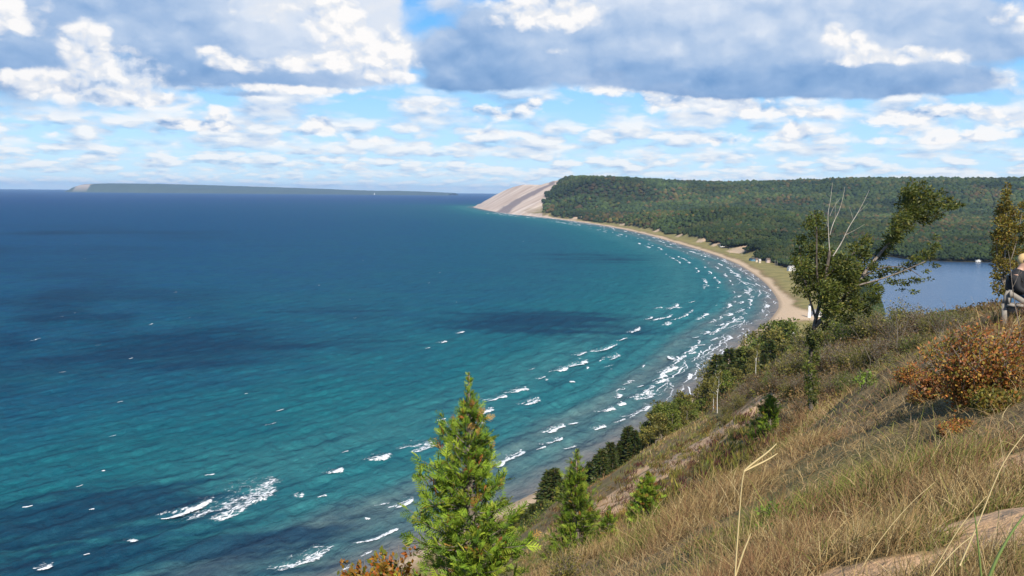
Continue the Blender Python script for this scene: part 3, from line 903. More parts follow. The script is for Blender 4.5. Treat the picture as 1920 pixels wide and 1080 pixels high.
# ------------------------------------------------------------------ foam
m_foam, _t = new_mat("foam"); N = NT(_t)
_g = N.n('ShaderNodeNewGeometry')
mp = N.n('ShaderNodeMapping', vector_type='TEXTURE'); mp.inputs['Rotation'].default_value = (0, 0, -.52); mp.inputs['Scale'].default_value = (1, 2.2, 2); N.L(_g.outputs['Position'], mp.inputs[0])
nz = N.noise(mp.outputs[0], .95, 6, .72, .8)
al = N.attr("dens", 2)
k = N.ramp(N.math('ADD', al, N.math('MULTIPLY', N.math('SUBTRACT', nz, .5), 2.4)), .40, .76, 0.0, .88)
pf = N.principled((.86, .88, .90), .7)
tr = N.n('ShaderNodeBsdfTransparent'); mx = N.n('ShaderNodeMixShader'); N.L(k, mx.inputs[0]); N.L(tr.outputs[0], mx.inputs[1]); N.L(pf.outputs[0], mx.inputs[2])
N.out(mx.outputs[0])


def build_foam():
    rng = np.random.default_rng(5)
    caps = []     # (x, y, length, depth, height, lace)

    def tang(x, y):
        i = int(np.argmin((SHS[:, 0] - x) ** 2 + (SHS[:, 1] - y) ** 2)); i = min(max(i, 1), len(SHS) - 2)
        t = SHS[i + 1] - SHS[i - 1]
        return t / np.linalg.norm(t)

    # breakers one can make out in the photograph: left foot and right end of each crest, thickness on the water (m), lace
    L = [(296, 978, 402, 944, 5.5, .15), (390, 986, 528, 908, 13, .62), (612, 893, 646, 883, 5, .1), (690, 868, 735, 856, 7, .45), (762, 850, 818, 834, 9, .62), (515, 773, 534, 769, 3.5, .1), (497, 801, 518, 793, 2, .4),
         (590, 935, 616, 930, 3, .5), (548, 933, 570, 931, 4, .75), (694, 810, 706, 838, 0, 0), (740, 957, 778, 937, 4, .35), (700, 950, 735, 942, 3, .7), (684, 976, 692, 972, 3, .4), (658, 1024, 756, 991, 3.5, .35), (672, 1046, 700, 1032, 2.5, .7),
         (516, 1078, 622, 1036, 5.5, .55), (640, 1070, 662, 1060, 2, .7), (66, 1072, 102, 1062, 4, .2), (245, 1018, 256, 1013, 4, .3), (154, 1042, 170, 1038, 2, .3), (165, 957, 178, 954, 2, .3), (190, 886, 197, 884, 2, .2),
         (914, 754, 952, 744, 6, .15), (952, 740, 993, 730, 7, .45), (982, 762, 1016, 750, 6, .45), (888, 782, 930, 768, 7, .4), (820, 790, 836, 784, 3, .4), (880, 800, 912, 792, 5, .7), (1010, 712, 1024, 708, 4, .1), (990, 696, 1004, 692, 2, .5),
         (1040, 700, 1068, 690, 6, .2), (1070, 690, 1104, 677, 6, .2), (1082, 668, 1100, 662, 5, .2), (1106, 663, 1160, 648, 4, .15), (1140, 676, 1165, 666, 5, .5), (1130, 690, 1152, 684, 2, .5), (1158, 640, 1178, 634, 3, .1), (1182, 626, 1204, 616, 5, .3),
         (1212, 600, 1226, 595, 4, .1), (1222, 604, 1264, 592, 4, .3), (1230, 580, 1244, 577, 4, .1), (1256, 582, 1276, 571, 5, .15), (1246, 578, 1278, 578, 4, .35), (1290, 568, 1306, 565, 3, .3), (1248, 612, 1258, 606, 5, .5),
         (932, 880, 958, 858, 4, .15), (958, 864, 984, 846, 4, .3), (1028, 838, 1056, 824, 5, .15), (1030, 814, 1044, 804, 5, .2), (1040, 806, 1062, 799, 4, .2), (1064, 797, 1086, 793, 3, .1), (1005, 848, 1024, 842, 3, .15), (1056, 844, 1084, 836, 3, .6),
         (1130, 776, 1154, 768, 6, .2), (1116, 808, 1136, 799, 4, .2), (1150, 794, 1174, 785, 3, .5), (1180, 786, 1222, 762, 4, .5), (1190, 752, 1232, 737, 8, .6), (1194, 727, 1208, 723, 3, .3), (1232, 722, 1250, 712, 4, .3), (1160, 748, 1166, 740, 4, .1), (1162, 764, 1172, 758, 4, .1),
         (1248, 702, 1272, 688, 7, .1), (1250, 668, 1262, 676, 6, .1), (1288, 654, 1324, 646, 3.5, .1), (1290, 666, 1306, 660, 4, .5), (1318, 660, 1354, 650, 3, .5), (1296, 634, 1312, 632, 3, .3), (1320, 628, 1332, 622, 5, .3), (1332, 640, 1348, 633, 3, .4),
         (1346, 612, 1360, 608, 4, .2), (1372, 606, 1388, 602, 8, .6), (1362, 594, 1374, 588, 6, .3), (1384, 588, 1396, 580, 5, .5), (1366, 580, 1372, 570, 5, .1), (1388, 570, 1396, 566, 4, .2), (1375, 560, 1392, 555, 4, .4), (1404, 552, 1410, 540, 5, .5),
         (858, 626, 872, 622, 4, .1), (826, 644, 838, 640, 4, .1), (796, 654, 808, 652, 3, .3), (640, 852, 655, 848, 2, .4), (280, 610, 288, 607, 2, .1), (55, 640, 80, 634, 2, .5)]
    for (x0, y0, x1, y1, th, lace) in L:
        if th == 0: continue
        a = at_z(np.array(x0), np.array(y0))[:2]; b = at_z(np.array(x1), np.array(y1))[:2]
        caps.append((a, b, th, lace))
        if th > 3.6:        # thin lace trailing behind the crest
            nb = np.array([b[1] - a[1], a[0] - b[0]]); nb = nb / (np.linalg.norm(nb) + 1e-9)
            ex = (b - a) * .25
            caps.append((a - nb * th * .9 - ex * .3, b - nb * th * .9 + ex, th * 2.0, .93))
    # further ones along the bars
    for off, sp, n, Lr in ((-72, 8, 230, (8, 38)), (-30, 11, 170, (7, 30)), (-50, 30, 50, (3, 10)), (-7, 3, 120, (8, 30)), (-18, 6, 75, (25, 70))):
        for _ in range(n):
            t = rng.random(); yy = 520 * (5200 / 520) ** t
            if off == -72 and yy < 700: continue
            i = int(np.argmin(np.abs(SHS[:60, 1] - yy))) if False else None
            k = np.searchsorted(SHS[2:-8, 1], yy) + 2
            k = min(k, len(SHS) - 6)
            f = (yy - SHS[k - 1, 1]) / (SHS[k, 1] - SHS[k - 1, 1] + 1e-9); f = min(max(f, 0), 1)
            p = SHS[k - 1] * (1 - f) + SHS[k] * f
            tt = tang(*p); nn = np.array([tt[1], -tt[0]])
            o = off * (1.25 if yy > 1500 and off < -40 else 1) + rng.normal() * sp
            if off == -72 and vnoise(np.array(yy / 60.), np.array(3.), 9) < .42: continue
            c = p + nn * min(o, -2)
            if off not in (-7, -18):      # sit on the nearest swell crest
                sc = -abs(min(o, -2)); ph = sc + 9 * (fbm(c[0] / 55, c[1] / 55, 3, 61) - .5); k0 = round(ph / 17 - .25); c = c + nn * (17 * (k0 + .25) - ph + 1.0)
            ll = rng.uniform(*Lr) * (1 + yy / 2600)
            ang = rng.normal() * .12; ca, sa = math.cos(ang), math.sin(ang)
            t2 = np.array([tt[0] * ca - tt[1] * sa, tt[0] * sa + tt[1] * ca])
            th = (rng.uniform(1.2, 4.2) if off not in (-7, -18) else rng.uniform(.8, 1.7)) * (1 + yy / 4000)
            caps.append((c - t2 * ll / 2, c + t2 * ll / 2, th, rng.choice([.2, .4, .6, .72])))
    for _ in range(34):     # lone whitecaps offshore
        d = 340 * (3500 / 340) ** rng.random(); a = rng.uniform(-.52, .12)
        c = np.array([d * math.sin(a), d * math.cos(a)])
        if shore_dist(c[:1], c[1:])[0] > -110: continue
        ll = rng.uniform(2, 6) * (1 + d / 2500); tt = tang(*c)
        caps.append((c - tt * ll / 2, c + tt * ll / 2, rng.uniform(.7, 1.8) * (1 + d / 3000), .3))
    Vs = []; Fs = []; Ds = []; n0 = 0
    for ci, (a, b, th, lace) in enumerate(caps):
        l = np.linalg.norm(b - a); t = (b - a) / (l + 1e-9); nrm = np.array([t[1], -t[0]])      # towards the land
        m = int(np.clip(l / .9, 6, 60)); q = 7
        u = np.linspace(0, 1, m); w = np.linspace(-1, 1, q)
        prof = np.interp(u, [0, .12, .5, .8, 1], [.12, .5, .8, 1, .35])
        wid = th * prof * (0.75 + .5 * vnoise(u * l / 2.5, np.full(m, ci * 3.1), 3))
        wob = (vnoise(u * l / 5, np.full(m, ci * 7.7), 4) - .5) * min(3.0, l * .12) + .06 * l * (u - .5) ** 2 * 4
        cen = a[None] + u[:, None] * l * t[None] - wob[:, None] * nrm[None]
        XY = cen[:, None] + (w[None, :, None] * wid[:, None, None] * .5) * nrm[None, None]
        X = XY[..., 0]; Y = XY[..., 1]
        S = shore_dist(X, Y); R = np.hypot(X, Y)
        Z = wave_height(X, Y, S, R)
        hgt = min(.75, .14 * th) * (1 - lace * .8)
        Z = np.maximum(Z, 0) + .10 + R * 1.2e-4 + hgt * np.maximum(0, 1 - np.abs(w - .35))[None] * prof[:, None] + np.maximum(S + 3, 0) * .1
        d = (1 - np.abs(w) ** 2.2)[None] * np.ones(m)[:, None]
        d = d * (np.minimum(1, np.minimum(u, 1 - u) * 8))[:, None]
        lead = np.exp(-((w - .75) / .3) ** 2)[None] * .5
        d = d * (1.15 - .95 * lace) + lead * lace * np.minimum(1, np.minimum(u, 1 - u) * 8)[:, None]
        Vs.append(np.stack([X, Y, Z], -1).reshape(-1, 3)); Ds.append(d.ravel())
        i = np.arange(m - 1)[:, None] * q; j = np.arange(q - 1)[None]
        Fs.append(np.stack([i + j, i + j + 1, i + q + j + 1, i + q + j], -1).reshape(-1, 4) + n0); n0 += m * q
    o = mesh_np("breaker_foam", np.concatenate(Vs), np.concatenate(Fs), m_foam, None, None, True, {"dens": np.concatenate(Ds)})
    tag(o, "white foam of breaking waves along the sand bars", "foam", kind="stuff")
build_foam()

# ------------------------------------------------------------------ far wood
def ico(sub):
    import bmesh
    bm = bmesh.new(); bmesh.ops.create_icosphere(bm, subdivisions=sub, radius=1.0)
    V = np.array([v.co[:] for v in bm.verts]); F = np.array([[v.index for v in f.verts] for f in bm.faces]); bm.free()
    return V, F


m_wood = leaf_material("far_foliage", .08, .8, .25, .1)
PAL = 1.18 * np.array([(.030, .045, .014), (.036, .053, .016), (.025, .040, .015), (.046, .054, .017), (.021, .034, .015), (.060, .049, .019), (.068, .046, .020), (.080, .066, .020)])


def crown_lumps(rng, kind=0):
    """low crown of several lumps, unit radius, base at z=0"""
    V1, F1 = ico(1)
    Vs = []; Fs = []; n = 0
    k = 5 if kind == 0 else 1
    for i in range(k):
        if kind == 0:
            c = np.array([rng.normal() * .36, rng.normal() * .36, .55 + rng.random() * .5]); r = rng.uniform(.42, .62)
            v = V1 * (r * (1 + .28 * (rng.random((len(V1), 1)) - .5))) * (1, 1, .85) + c
        else:
            v = V1 * (1 + .3 * (rng.random((len(V1), 1)) - .5)) * (.95, .95, .8) + (0, 0, .5)
        keep = F1[(v[F1][:, :, 2].max(1) > .15)]
        Vs.append(v); Fs.append(keep + n); n += len(v)
    return np.concatenate(Vs), np.concatenate(Fs)


def build_wood():
    rng = np.random.default_rng(3)
    near_v = [crown_lumps(rng, 0) for _ in range(6)]; far_v = [crown_lumps(rng, 1) for _ in range(8)]
    # candidate places, spacing grows with distance
    pts = []
    d = 800.0
    while d < 6900:
        sp = max(6.0, d * .0034)
        th = np.arange(-.16, .70, sp / d)
        th = th + rng.uniform(-.5, .5, len(th)) * sp / d; dd = d + rng.uniform(-.5, .5, len(th)) * sp * 1.2
        pts.append(np.stack([dd * np.sin(th), dd * np.cos(th), np.full(len(th), sp)], 1))
        d += sp * (1.0 if d < 2500 else 1.25)
    P = np.concatenate(pts)
    Z, S = H(P[:, 0], P[:, 1], True)
    fm = forest_mask(P[:, 0], P[:, 1], Z, S)
    for (dd0, ra, rb) in [(1800, 20, 45), (2000, 10, 18), (2150, 10, 20), (2400, 10, 20), (2700, 12, 24), (3200, 10, 24), (3900, 40, 40)]:
        fm = fm * (np.exp(-((S - wood_edge(P[:, 1]) - 4) / ra) ** 2 - ((P[:, 1] - dd0) / rb) ** 2) < .45)
    ld = poly_dist(LAKE, P[:, 0], P[:, 1])
    dens = vnoise(P[:, 0] / 30, P[:, 1] / 30, 77)
    ok = (fm > .5) & (ld > 4) & (rng.random(len(P)) < .97)
    # village clearings
    for (px, py, d0, rad) in CLEAR:
        p = at_depth(np.array(px), np.array(py), d0)
        ok &= np.hypot(P[:, 0] - p[0], P[:, 1] - p[1]) > rad
        # keep the view of the house clear of crowns in front
        dd = np.hypot(P[:, 0], P[:, 1]); an = np.arctan2(P[:, 0], P[:, 1]); a0 = math.atan2(p[0], p[1])
        ok &= ~((dd < d0) & (dd > d0 - 70) & (np.abs(an - a0) < (rad * .6) / d0))
    P = P[ok]; Z = Z[ok]; S = S[ok]
    # drop trees that a nearer rise hides: march in distance bands per direction
    r = np.hypot(P[:, 0], P[:, 1]); el = (Z + 16 - 120) / r
    hor = np.full(400, -9.0); vis = np.ones(len(P), bool)
    b = np.clip(((np.arctan2(P[:, 0], P[:, 1]) + .2) / .95 * 400).astype(int), 0, 399)
    order = np.argsort(r)
    for i in order:
        if el[i] < hor[b[i]] - .0035: vis[i] = False
        e = (Z[i] + 6 - 120) / r[i]
        if e > hor[b[i]]: hor[b[i]] = e
    P = P[vis]; Z = Z[vis]; S = S[vis]; r = r[vis]
    print("wood trees", len(P))
    hue = fbm(P[:, 0] / 160, P[:, 1] / 160, 3, 81); hue2 = rng.random(len(P))
    patch = fbm(P[:, 0] / 210, P[:, 1] / 210, 4, 85)
    red = fbm(P[:, 0] / 420 + 7, P[:, 1] / 420, 3, 83)
    Vs = []; Fs = []; Cs = []; n0 = 0
    for i in range(len(P)):
        sp = P[i, 2]
        V, F = (near_v[rng.integers(6)] if r[i] < 2100 else far_v[rng.integers(8)])
        rad = sp * rng.uniform(.45, 1.08) * (1.0 if r[i] < 2100 else .85)
        hgt = (rng.uniform(.7, 1.25) * max(rad, 5.0) * ((1.35 if r[i] < 3800 else 1.12) if rng.random() < .08 else 1)) * (0.6 if S[i] < 40 else 1)
        a = rng.random() * 6.28; ca, sa = math.cos(a), math.sin(a)
        v = V * (rad, rad, hgt)
        v = np.stack([v[:, 0] * ca - v[:, 1] * sa, v[:, 0] * sa + v[:, 1] * ca, v[:, 2]], 1) + (P[i, 0], P[i, 1], Z[i] + (2.5 if r[i] < 2100 else 1.0))
        x = hue2[i]
        pr_red = np.clip((red[i] - .50) * 2.0, 0, .35) + .025 + .22 * sstep(3000, 3300, r[i]) * (1 - sstep(3700, 4100, r[i])) * (P[i, 0] > 350)
        if x < pr_red: c = PAL[5 + int(rng.integers(3))]
        elif hue[i] > .55: c = PAL[[0, 1, 3, 3][rng.integers(4)]]
        else: c = PAL[[0, 1, 2, 4][rng.integers(4)]]
        c = c * rng.uniform(.82, 1.2) * (.25 + 1.5 * patch[i]) * (.86 if P[i, 1] < 2950 else 1.0)
        Vs.append(v); Fs.append(F + n0); n0 += len(v)
        Cs.append(np.broadcast_to(c, (len(v), 3)))
    o = mesh_np("far_woods", np.concatenate(Vs), np.concatenate(Fs), m_wood, None, np.concatenate(Cs))
    tag(o, "autumn green and brown woods covering the far hills", "forest", kind="stuff")


# ------------------------------------------------------------------ far island with pale cliffs
def build_island():
    # (pixel, pixel height of the skyline) at 23 to 27 km
    prof = [(118, 357.5, 356), (128, 357.5, 348), (140, 357.6, 344), (160, 357.7, 343), (200, 358, 343.4), (260, 358.3, 344.2), (300, 358.6, 345.2), (360, 359, 346.8), (430, 359.4, 349), (500, 359.9, 351.2), (560, 360.4, 353.2),
            (620, 361, 355.6), (680, 361.6, 357.6), (720, 361.8, 357.4), (760, 362.2, 358.5), (800, 362.6, 360.0), (840, 363, 362.2)]
    px = np.linspace(118, 840, 240)
    base = np.interp(px, [p[0] for p in prof], [p[1] for p in prof]); top = np.interp(px, [p[0] for p in prof], [p[2] for p in prof])
    top = top + .7 * (fbm(px / 6, px * 0, 3, 91) - .5)
    D = np.interp(px, [118, 840], [21500, 23500])
    yi = 349.6 + .0098 * px
    q = at_depth(px, base, D)
    hh = np.maximum((yi - top) / FPX * D + 120, 6)
    w = np.linspace(0, 1, 14)
    V = []; C = []
    for k, t in enumerate(w):
        back = 2600 * t
        cl = np.clip(1.6 - np.abs(px - 200) / 90, 0, 1)           # cliff end: rises at once
        rise = np.interp(t, [0, .04, .15, .4, .7, 1], [0, .30, .62, .95, 1.0, 0.0]) * (1 - cl) + np.interp(t, [0, .04, .12, .4, .7, 1], [0, .72, .92, 1, 1, 0]) * cl
        z = hh * rise + (-3 if t in (0, 1) else 0)
        V.append(np.stack([q[:, 0] + back * .05, q[:, 1] + back, z], 1))
    V = np.concatenate(V); m = len(px)
    i = np.arange(len(w) - 1)[:, None] * m; j = np.arange(m - 1)[None]
    F = np.stack([i + j, i + j + 1, i + m + j + 1, i + m + j], -1).reshape(-1, 4)
    pxx = np.tile(px, len(w)); tt = np.repeat(w, m)
    n = fbm(pxx / 9, tt * 9, 3, 93)
    col = np.array([.030, .045, .020])[None] * (0.8 + .6 * n[:, None])
    cliff = np.maximum(np.exp(-((pxx - 148) / 17) ** 2), np.maximum(.85 * np.exp(-((pxx - 185) / 9) ** 2), .8 * np.exp(-((pxx - 214) / 7) ** 2)))
    cliff = sstep(.35, .6, cliff * 1.1 + .5 * (n - .5)) * (tt < .10) * (V[:, 2] > 15) * (V[:, 2] < np.interp(pxx, [118, 168, 175, 230], [240, 230, 75, 55]))
    strand = (tt < .05) & (vnoise(pxx / 25, pxx * 0, 95) > 2) & (tt < .01)
    col = np.where(cliff[:, None] > .5, np.array([.38, .30, .24])[None], col)
    col = np.where(strand[:, None], np.array([.33, .29, .24])[None], col)
    m_is, t_ = new_mat("island"); n_ = NT(t_); p_ = n_.principled(n_.attr("Col"), .9); n_.out(p_.outputs[0])
    o = mesh_np("island", V, F, m_is, None, col)
    tag(o, "long low wooded island with pale cliffs on the horizon", "island", kind="structure")
    # lighthouse on its low point
    p = at_depth(np.array(702.), np.array(361.5), 23100.)
    e_ = empty("lighthouse", (p[0], p[1], 2.0))
    tag(e_, "white lighthouse tower on the low point of the far island", "lighthouse")
    mb = MB(); mb.tube([(0, 0, 0), (0, 0, 30), (0, 0, 46)], [8, 6.5, 5.5], 8, (.8, .8, .78)); mb.build("tower", m_white, e_)
    mb = MB(); mb.tube([(0, 0, 46), (0, 0, 46.5), (0, 0, 52), (0, 0, 56)], [7, 5, 5, .5], 8, (.05, .05, .05)); mb.build("lantern", m_dark, e_)


m_white = flat_material("white_paint", (.80, .80, .78), .6, .06)
m_dark = flat_material("dark_metal", (.05, .05, .055), .5)
# clearings for houses: pixel, distance, radius
CLEAR = [(1355, 440, 1950, 22), (1430, 484, 1420, 25), (1484, 503, 1260, 22), (1500, 513, 1190, 16), (1522, 572, 900, 26), (1566, 580, 860, 16), (1420, 470, 1500, 14), (1443, 492, 1370, 14)]
build_wood()
build_island()
# ------------------------------------------------------------------ plants
m_leaf = leaf_material("leaves", .32, .5, .3, .3)
m_cedar = leaf_material("cedar_sprays", .25, .6, .3, .2)
m_grass = leaf_material("grass_blades", .25, .7, .15, .15)
m_bark = bark_material("grey_bark", (.11, .085, .065), (.26, .22, .18))
m_birch = bark_material("pale_bark", (.42, .40, .36), (.66, .63, .58), 9.0)
m_dry = flat_material("dry_straw", (.52, .40, .19), .6, .15, 20)


def frame_of(D):
    D = D / (np.linalg.norm(D, axis=1)[:, None] + 1e-9)
    up = np.where(np.abs(D[:, 2:3]) > .95, np.array([[1., 0, 0]]), np.array([[0, 0, 1.]]))
    A = np.cross(D, up); A /= np.linalg.norm(A, axis=1)[:, None] + 1e-9
    B = np.cross(A, D)
    return D, A, B


def leaves(P, D, L, W, C, rng, roll=None):
    """one pointed four-sided leaf per row: base P, direction D, length L, width W, colour C"""
    n = len(P)
    D, A, B = frame_of(D)
    a = rng.uniform(0, np.pi, n) if roll is None else roll
    S = np.cos(a)[:, None] * A + np.sin(a)[:, None] * B
    L = np.broadcast_to(L, (n,))[:, None]; W = np.broadcast_to(W, (n,))[:, None]
    V = np.stack([P, P + D * L * .45 + S * W * .5, P + D * L, P + D * L * .45 - S * W * .5], 1).reshape(-1, 3)
    F = np.arange(4 * n).reshape(n, 4)
    return V, F, np.repeat(C, 4, axis=0)


def pick(cols, n, rng, wts=None, jit=.25):
    cols = np.asarray(cols, float)
    i = rng.choice(len(cols), n, p=wts)
    return cols[i] * rng.uniform(1 - jit, 1 + jit, (n, 1))


def rand_dirs(n, rng):
    v = rng.normal(size=(n, 3)); return v / np.linalg.norm(v, axis=1)[:, None]


def cedar_meshes(rng, ht, rad, dens=1.0, brown=.06, lean=0.0, hole=.25, bright=1.0):
    """white cedar: tapering stem, upswept limbs, flat ferny sprays"""
    tz = np.linspace(0, 1, 14)
    stem = np.stack([lean * tz ** 2 * ht + .025 * ht * np.sin(tz * 5) * (1 - tz), .015 * ht * np.cos(tz * 7) * (1 - tz), tz * ht], 1)
    tr = MB(); tr.tube(stem, .020 * ht * (1 - tz) ** .8 + .006, 7, (.20, .15, .11))
    nb = int(58 * ht * dens)
    sp_P = []; sp_D = []; sp_S = []; sp_c = []
    ts = np.sort(rng.random(nb) ** .85) * .97 + .02
    az0 = rng.random() * 6
    lobes = rng.uniform(.5, 1.3, 24)
    for k, t in enumerate(ts):
        az = az0 + k * 2.399 + rng.normal() * .5
        q = lobes[int((az % 6.283) / 6.283 * 6) + 6 * min(3, int(t * 4))]
        L = max(.04, rad * (1 - t) ** .82 * q * rng.uniform(.7, 1.12) + .02 - .10 * min(1, ht / 4))
        if rng.random() < hole * .5 or rng.random() < (t - .72) * 2.2: continue
        el = np.interp(t, [0, .3, .8, 1], [.0, .25, .7, 1.15]) + rng.normal() * .2
        u = np.linspace(0, 1, 6)
        p0 = np.array([np.interp(t, tz, stem[:, i]) for i in range(3)])
        dx = L * u * math.cos(el); dz = L * (u * math.sin(el) - .18 * u * (1 - u) + .16 * u ** 2)
        B = p0 + np.stack([dx * math.cos(az), dx * math.sin(az), dz], 1)
        tr.tube(B, np.linspace(.010, .003, 6) * (1 + L * .5), 4, (.17, .13, .10), cap=False)
        ns = max(3, int(4 + 11 * L))
        uu = rng.uniform(.22, 1.0, ns)
        P = np.stack([np.interp(uu, u, B[:, i]) for i in range(3)], 1)
        d0 = B[-1] - B[0]; d0 /= np.linalg.norm(d0)
        D = d0 * .9 + rand_dirs(ns, rng) * .75 + np.array([0, 0, .25])
        sp_P.append(P); sp_D.append(D)
        br = rng.random(ns) < brown * (1.6 if t > .45 else .6)
        sp_c.append(np.where(br, 1.0, 0.0) + 0 * P[:, 0])
        sp_S.append(np.full(ns, np.interp(L, [0, .12, .3, 1.2], [.08, .12, .19, .29])) * rng.uniform(.7, 1.3, ns))
    P = np.concatenate(sp_P); D = np.concatenate(sp_D); Sz = np.concatenate(sp_S); br = np.concatenate(sp_c)
    D, A, B = frame_of(D)
    n = len(P)
    roll = rng.uniform(0, np.pi, n)
    S = np.cos(roll)[:, None] * A + np.sin(roll)[:, None] * B
    greens = [(.180, .262, .024), (.125, .210, .020), (.235, .300, .030), (.065, .120, .016), (.25, .27, .035)]
    base = pick(greens, n, rng, [.3, .27, .18, .17, .08], .2) * bright
    rust = pick([(.30, .14, .03), (.24, .09, .025), (.33, .20, .05)], n, rng)
    base = np.where(br[:, None] > .5, rust, base)
    LV = []; LF = []; LC = []; o = 0
    for j in range(11):                       # a frond: one axis leaflet and four pairs
        if j == 0:
            p = P; d = D; l = Sz * 1.05; w = Sz * .10
        else:
            k = (j + 1) // 2; sgn = 1 if j % 2 else -1
            p = P + D * (Sz * (.02 + .165 * k))[:, None]
            d = D * .75 + S * sgn * .85 + rand_dirs(n, rng) * .12
            l = Sz * (.66 - .085 * k); w = Sz * .085
        V, F, C = leaves(p, d, l, w, base * rng.uniform(.85, 1.15, (n, 1)), rng, roll + rng.normal(size=n) * .3)
        LV.append(V); LF.append(F + o); LC.append(C); o += len(V)
    return tr, np.concatenate(LV), np.concatenate(LF), np.concatenate(LC)


def put_cedar(loc, ht, rad, label, rng, rz=0.0, name="cedar_tree", group=None, **kw):
    e = empty(name, loc, rz)
    tag(e, label, "tree", group)
    tr, V, F, C = cedar_meshes(rng, ht, rad, **kw)
    tr.build("trunk", m_bark, e)
    mesh_np("crown", V, F, m_cedar, e, C)
    return e


def foliage(rng, clumps, nleaf, leaf, aspect, cols, wts=None, dirbias=(0, 0, 0), jit=.25, shell=.35):
    """clumps: rows (x, y, z, rx, ry, rz).  Leaves fill each clump, thicker towards its outside."""
    cl = np.asarray(clumps, float)
    vol = (cl[:, 3] * cl[:, 4] * cl[:, 5]) ** (2 / 3)
    i = rng.choice(len(cl), nleaf, p=vol / vol.sum())
    u = rand_dirs(nleaf, rng); r = rng.random(nleaf) ** shell
    P = cl[i, :3] + u * r[:, None] * cl[i, 3:]
    D = u * .8 + rand_dirs(nleaf, rng) * .9 + np.asarray(dirbias)
    tone = rng.uniform(.72, 1.28, len(cl))
    C = pick(cols, nleaf, rng, wts, jit) * tone[i][:, None]
    L = leaf * rng.uniform(.6, 1.35, nleaf)
    return leaves(P, D, L, L * aspect, C, rng)


def bush_mesh(rng, h, w, nst, nleaf, leaf, cols, wts=None, bare=.0, lean=.15, stemc=(.16, .12, .09)):
    """many-stemmed shrub: thin stems fan out from the foot, leaves along their upper parts"""
    st = MB(); clumps = []
    for k in range(nst):
        az = rng.random() * 6.283; sp = rng.uniform(.15, 1.0) ** .7
        tip = np.array([math.cos(az) * w * .5 * sp + lean * h * .5, math.sin(az) * w * .5 * sp, h * rng.uniform(.62, 1.05) * (1 - .35 * sp ** 2)])
        u = np.linspace(0, 1, 7)[:, None]
        foot = np.array([math.cos(az), math.sin(az), 0]) * w * .06
        mid = np.array([tip[0] * .35, tip[1] * .35, tip[2] * .55])
        P = (1 - u) ** 2 * foot + 2 * u * (1 - u) * mid + u ** 2 * tip
        P[1:-1] += rng.normal(size=(5, 3)) * .03 * w
        st.tube(P, np.linspace(.014, .003, 7) * (.5 + h * .35), 4, stemc, cap=False)
        for t in ((.2, .38, .55, .75, .95) if h > 1.0 and nst > 45 else (.55, .75, .95)):
            c = P[int(t * 6)]
            if rng.random() < bare: continue
            rr = w * rng.uniform(.07, .15)
            clumps.append((*(c + rng.normal(size=3) * .04 * w), rr, rr, rr * .85))
        for _ in range(3):
            s = P[rng.integers(2, 6)]; d = rand_dirs(1, rng)[0] * np.array([1, 1, .5]) + (lean, 0, .6)
            st.tube(np.array([s, s + d * .10 * h, s + d * .19 * h + (0.02, 0, .03)]), [.005 * (.4 + h * .3), .003 * (.4 + h * .3), .0015], 4, stemc, cap=False)
    V, F, C = foliage(rng, clumps, nleaf, leaf, .55, cols, wts, (.3, 0, .1)) if clumps else (np.zeros((0, 3)), np.zeros((0, 4), int), np.zeros((0, 3)))
    return st, V, F, C


class Proto:
    """a plant kind whose meshes are shared by its copies"""
    def __init__(s, name, parts):
        s.name = name; s.parts = parts; s.used = False

    def place(s, loc, rz, sc, label, cat, group=None):
        e = empty(s.name, loc, rz); e.scale = sc if hasattr(sc, '__len__') else (sc, sc, sc)
        tag(e, label, cat, group)
        for pn, me in s.parts:
            o = bpy.data.objects.new(pn, me); COL.objects.link(o); o.parent = e
        return e


def proto(name, st, stem_mat, V, F, C, leaf_mat, names=("stems", "foliage")):
    parts = []
    if st is not None and st.n:
        o = st.build(names[0], stem_mat); parts.append((names[0], o.data)); bpy.data.objects.remove(o)
    if len(V):
        o = mesh_np(names[1], V, F, leaf_mat, None, C); parts.append((names[1], o.data)); bpy.data.objects.remove(o)
    return Proto(name, parts)


rng = np.random.default_rng(42)
# --- the white cedars in front
def cedar_at(pxb, pyb, pyt, d, wpx, label, seed, **kw):
    b = at_depth(np.array(float(pxb)), np.array(float(pyb)), d); t = at_depth(np.array(float(pxb)), np.array(float(pyt)), d)
    z = float(H(b[:1], b[1:2])[0])
    ht = t[2] - z
    return put_cedar((b[0], b[1], z - .03), ht, wpx / FPX * d / 2, label, np.random.default_rng(seed), **kw)


cedar_at(878, 1150, 694, 17, 300, "tallest bright green cedar, its bare tip reaching up over the water", 1, dens=1.25, brown=.045, hole=.15, bright=1.1)
cedar_at(1078, 1072, 838, 26.5, 140, "green cedar with brown tinged top standing right of the tallest cedar", 2, dens=1.35, brown=.03, hole=.2)
cedar_at(1140, 1040, 950, 26, 58, "smallest of the front cedars, a thin sapling between two bigger ones", 3, dens=2.2, brown=.04, hole=.3)
cedar_at(1213, 1012, 884, 26, 104, "yellowish cedar with orange tinge on the grassy slope", 4, dens=2.0, brown=.10, hole=.2, bright=1.25)
cedar_at(1440, 856, 742, 36, 92, "fresh green young cedar below the big windblown tree", 5, dens=1.8, brown=.02, hole=.35)
cedar_at(1348, 905, 860, 46, 50, "small pale green bushy cedar on the open slope", 6, dens=2.0, brown=.03, hole=.3)

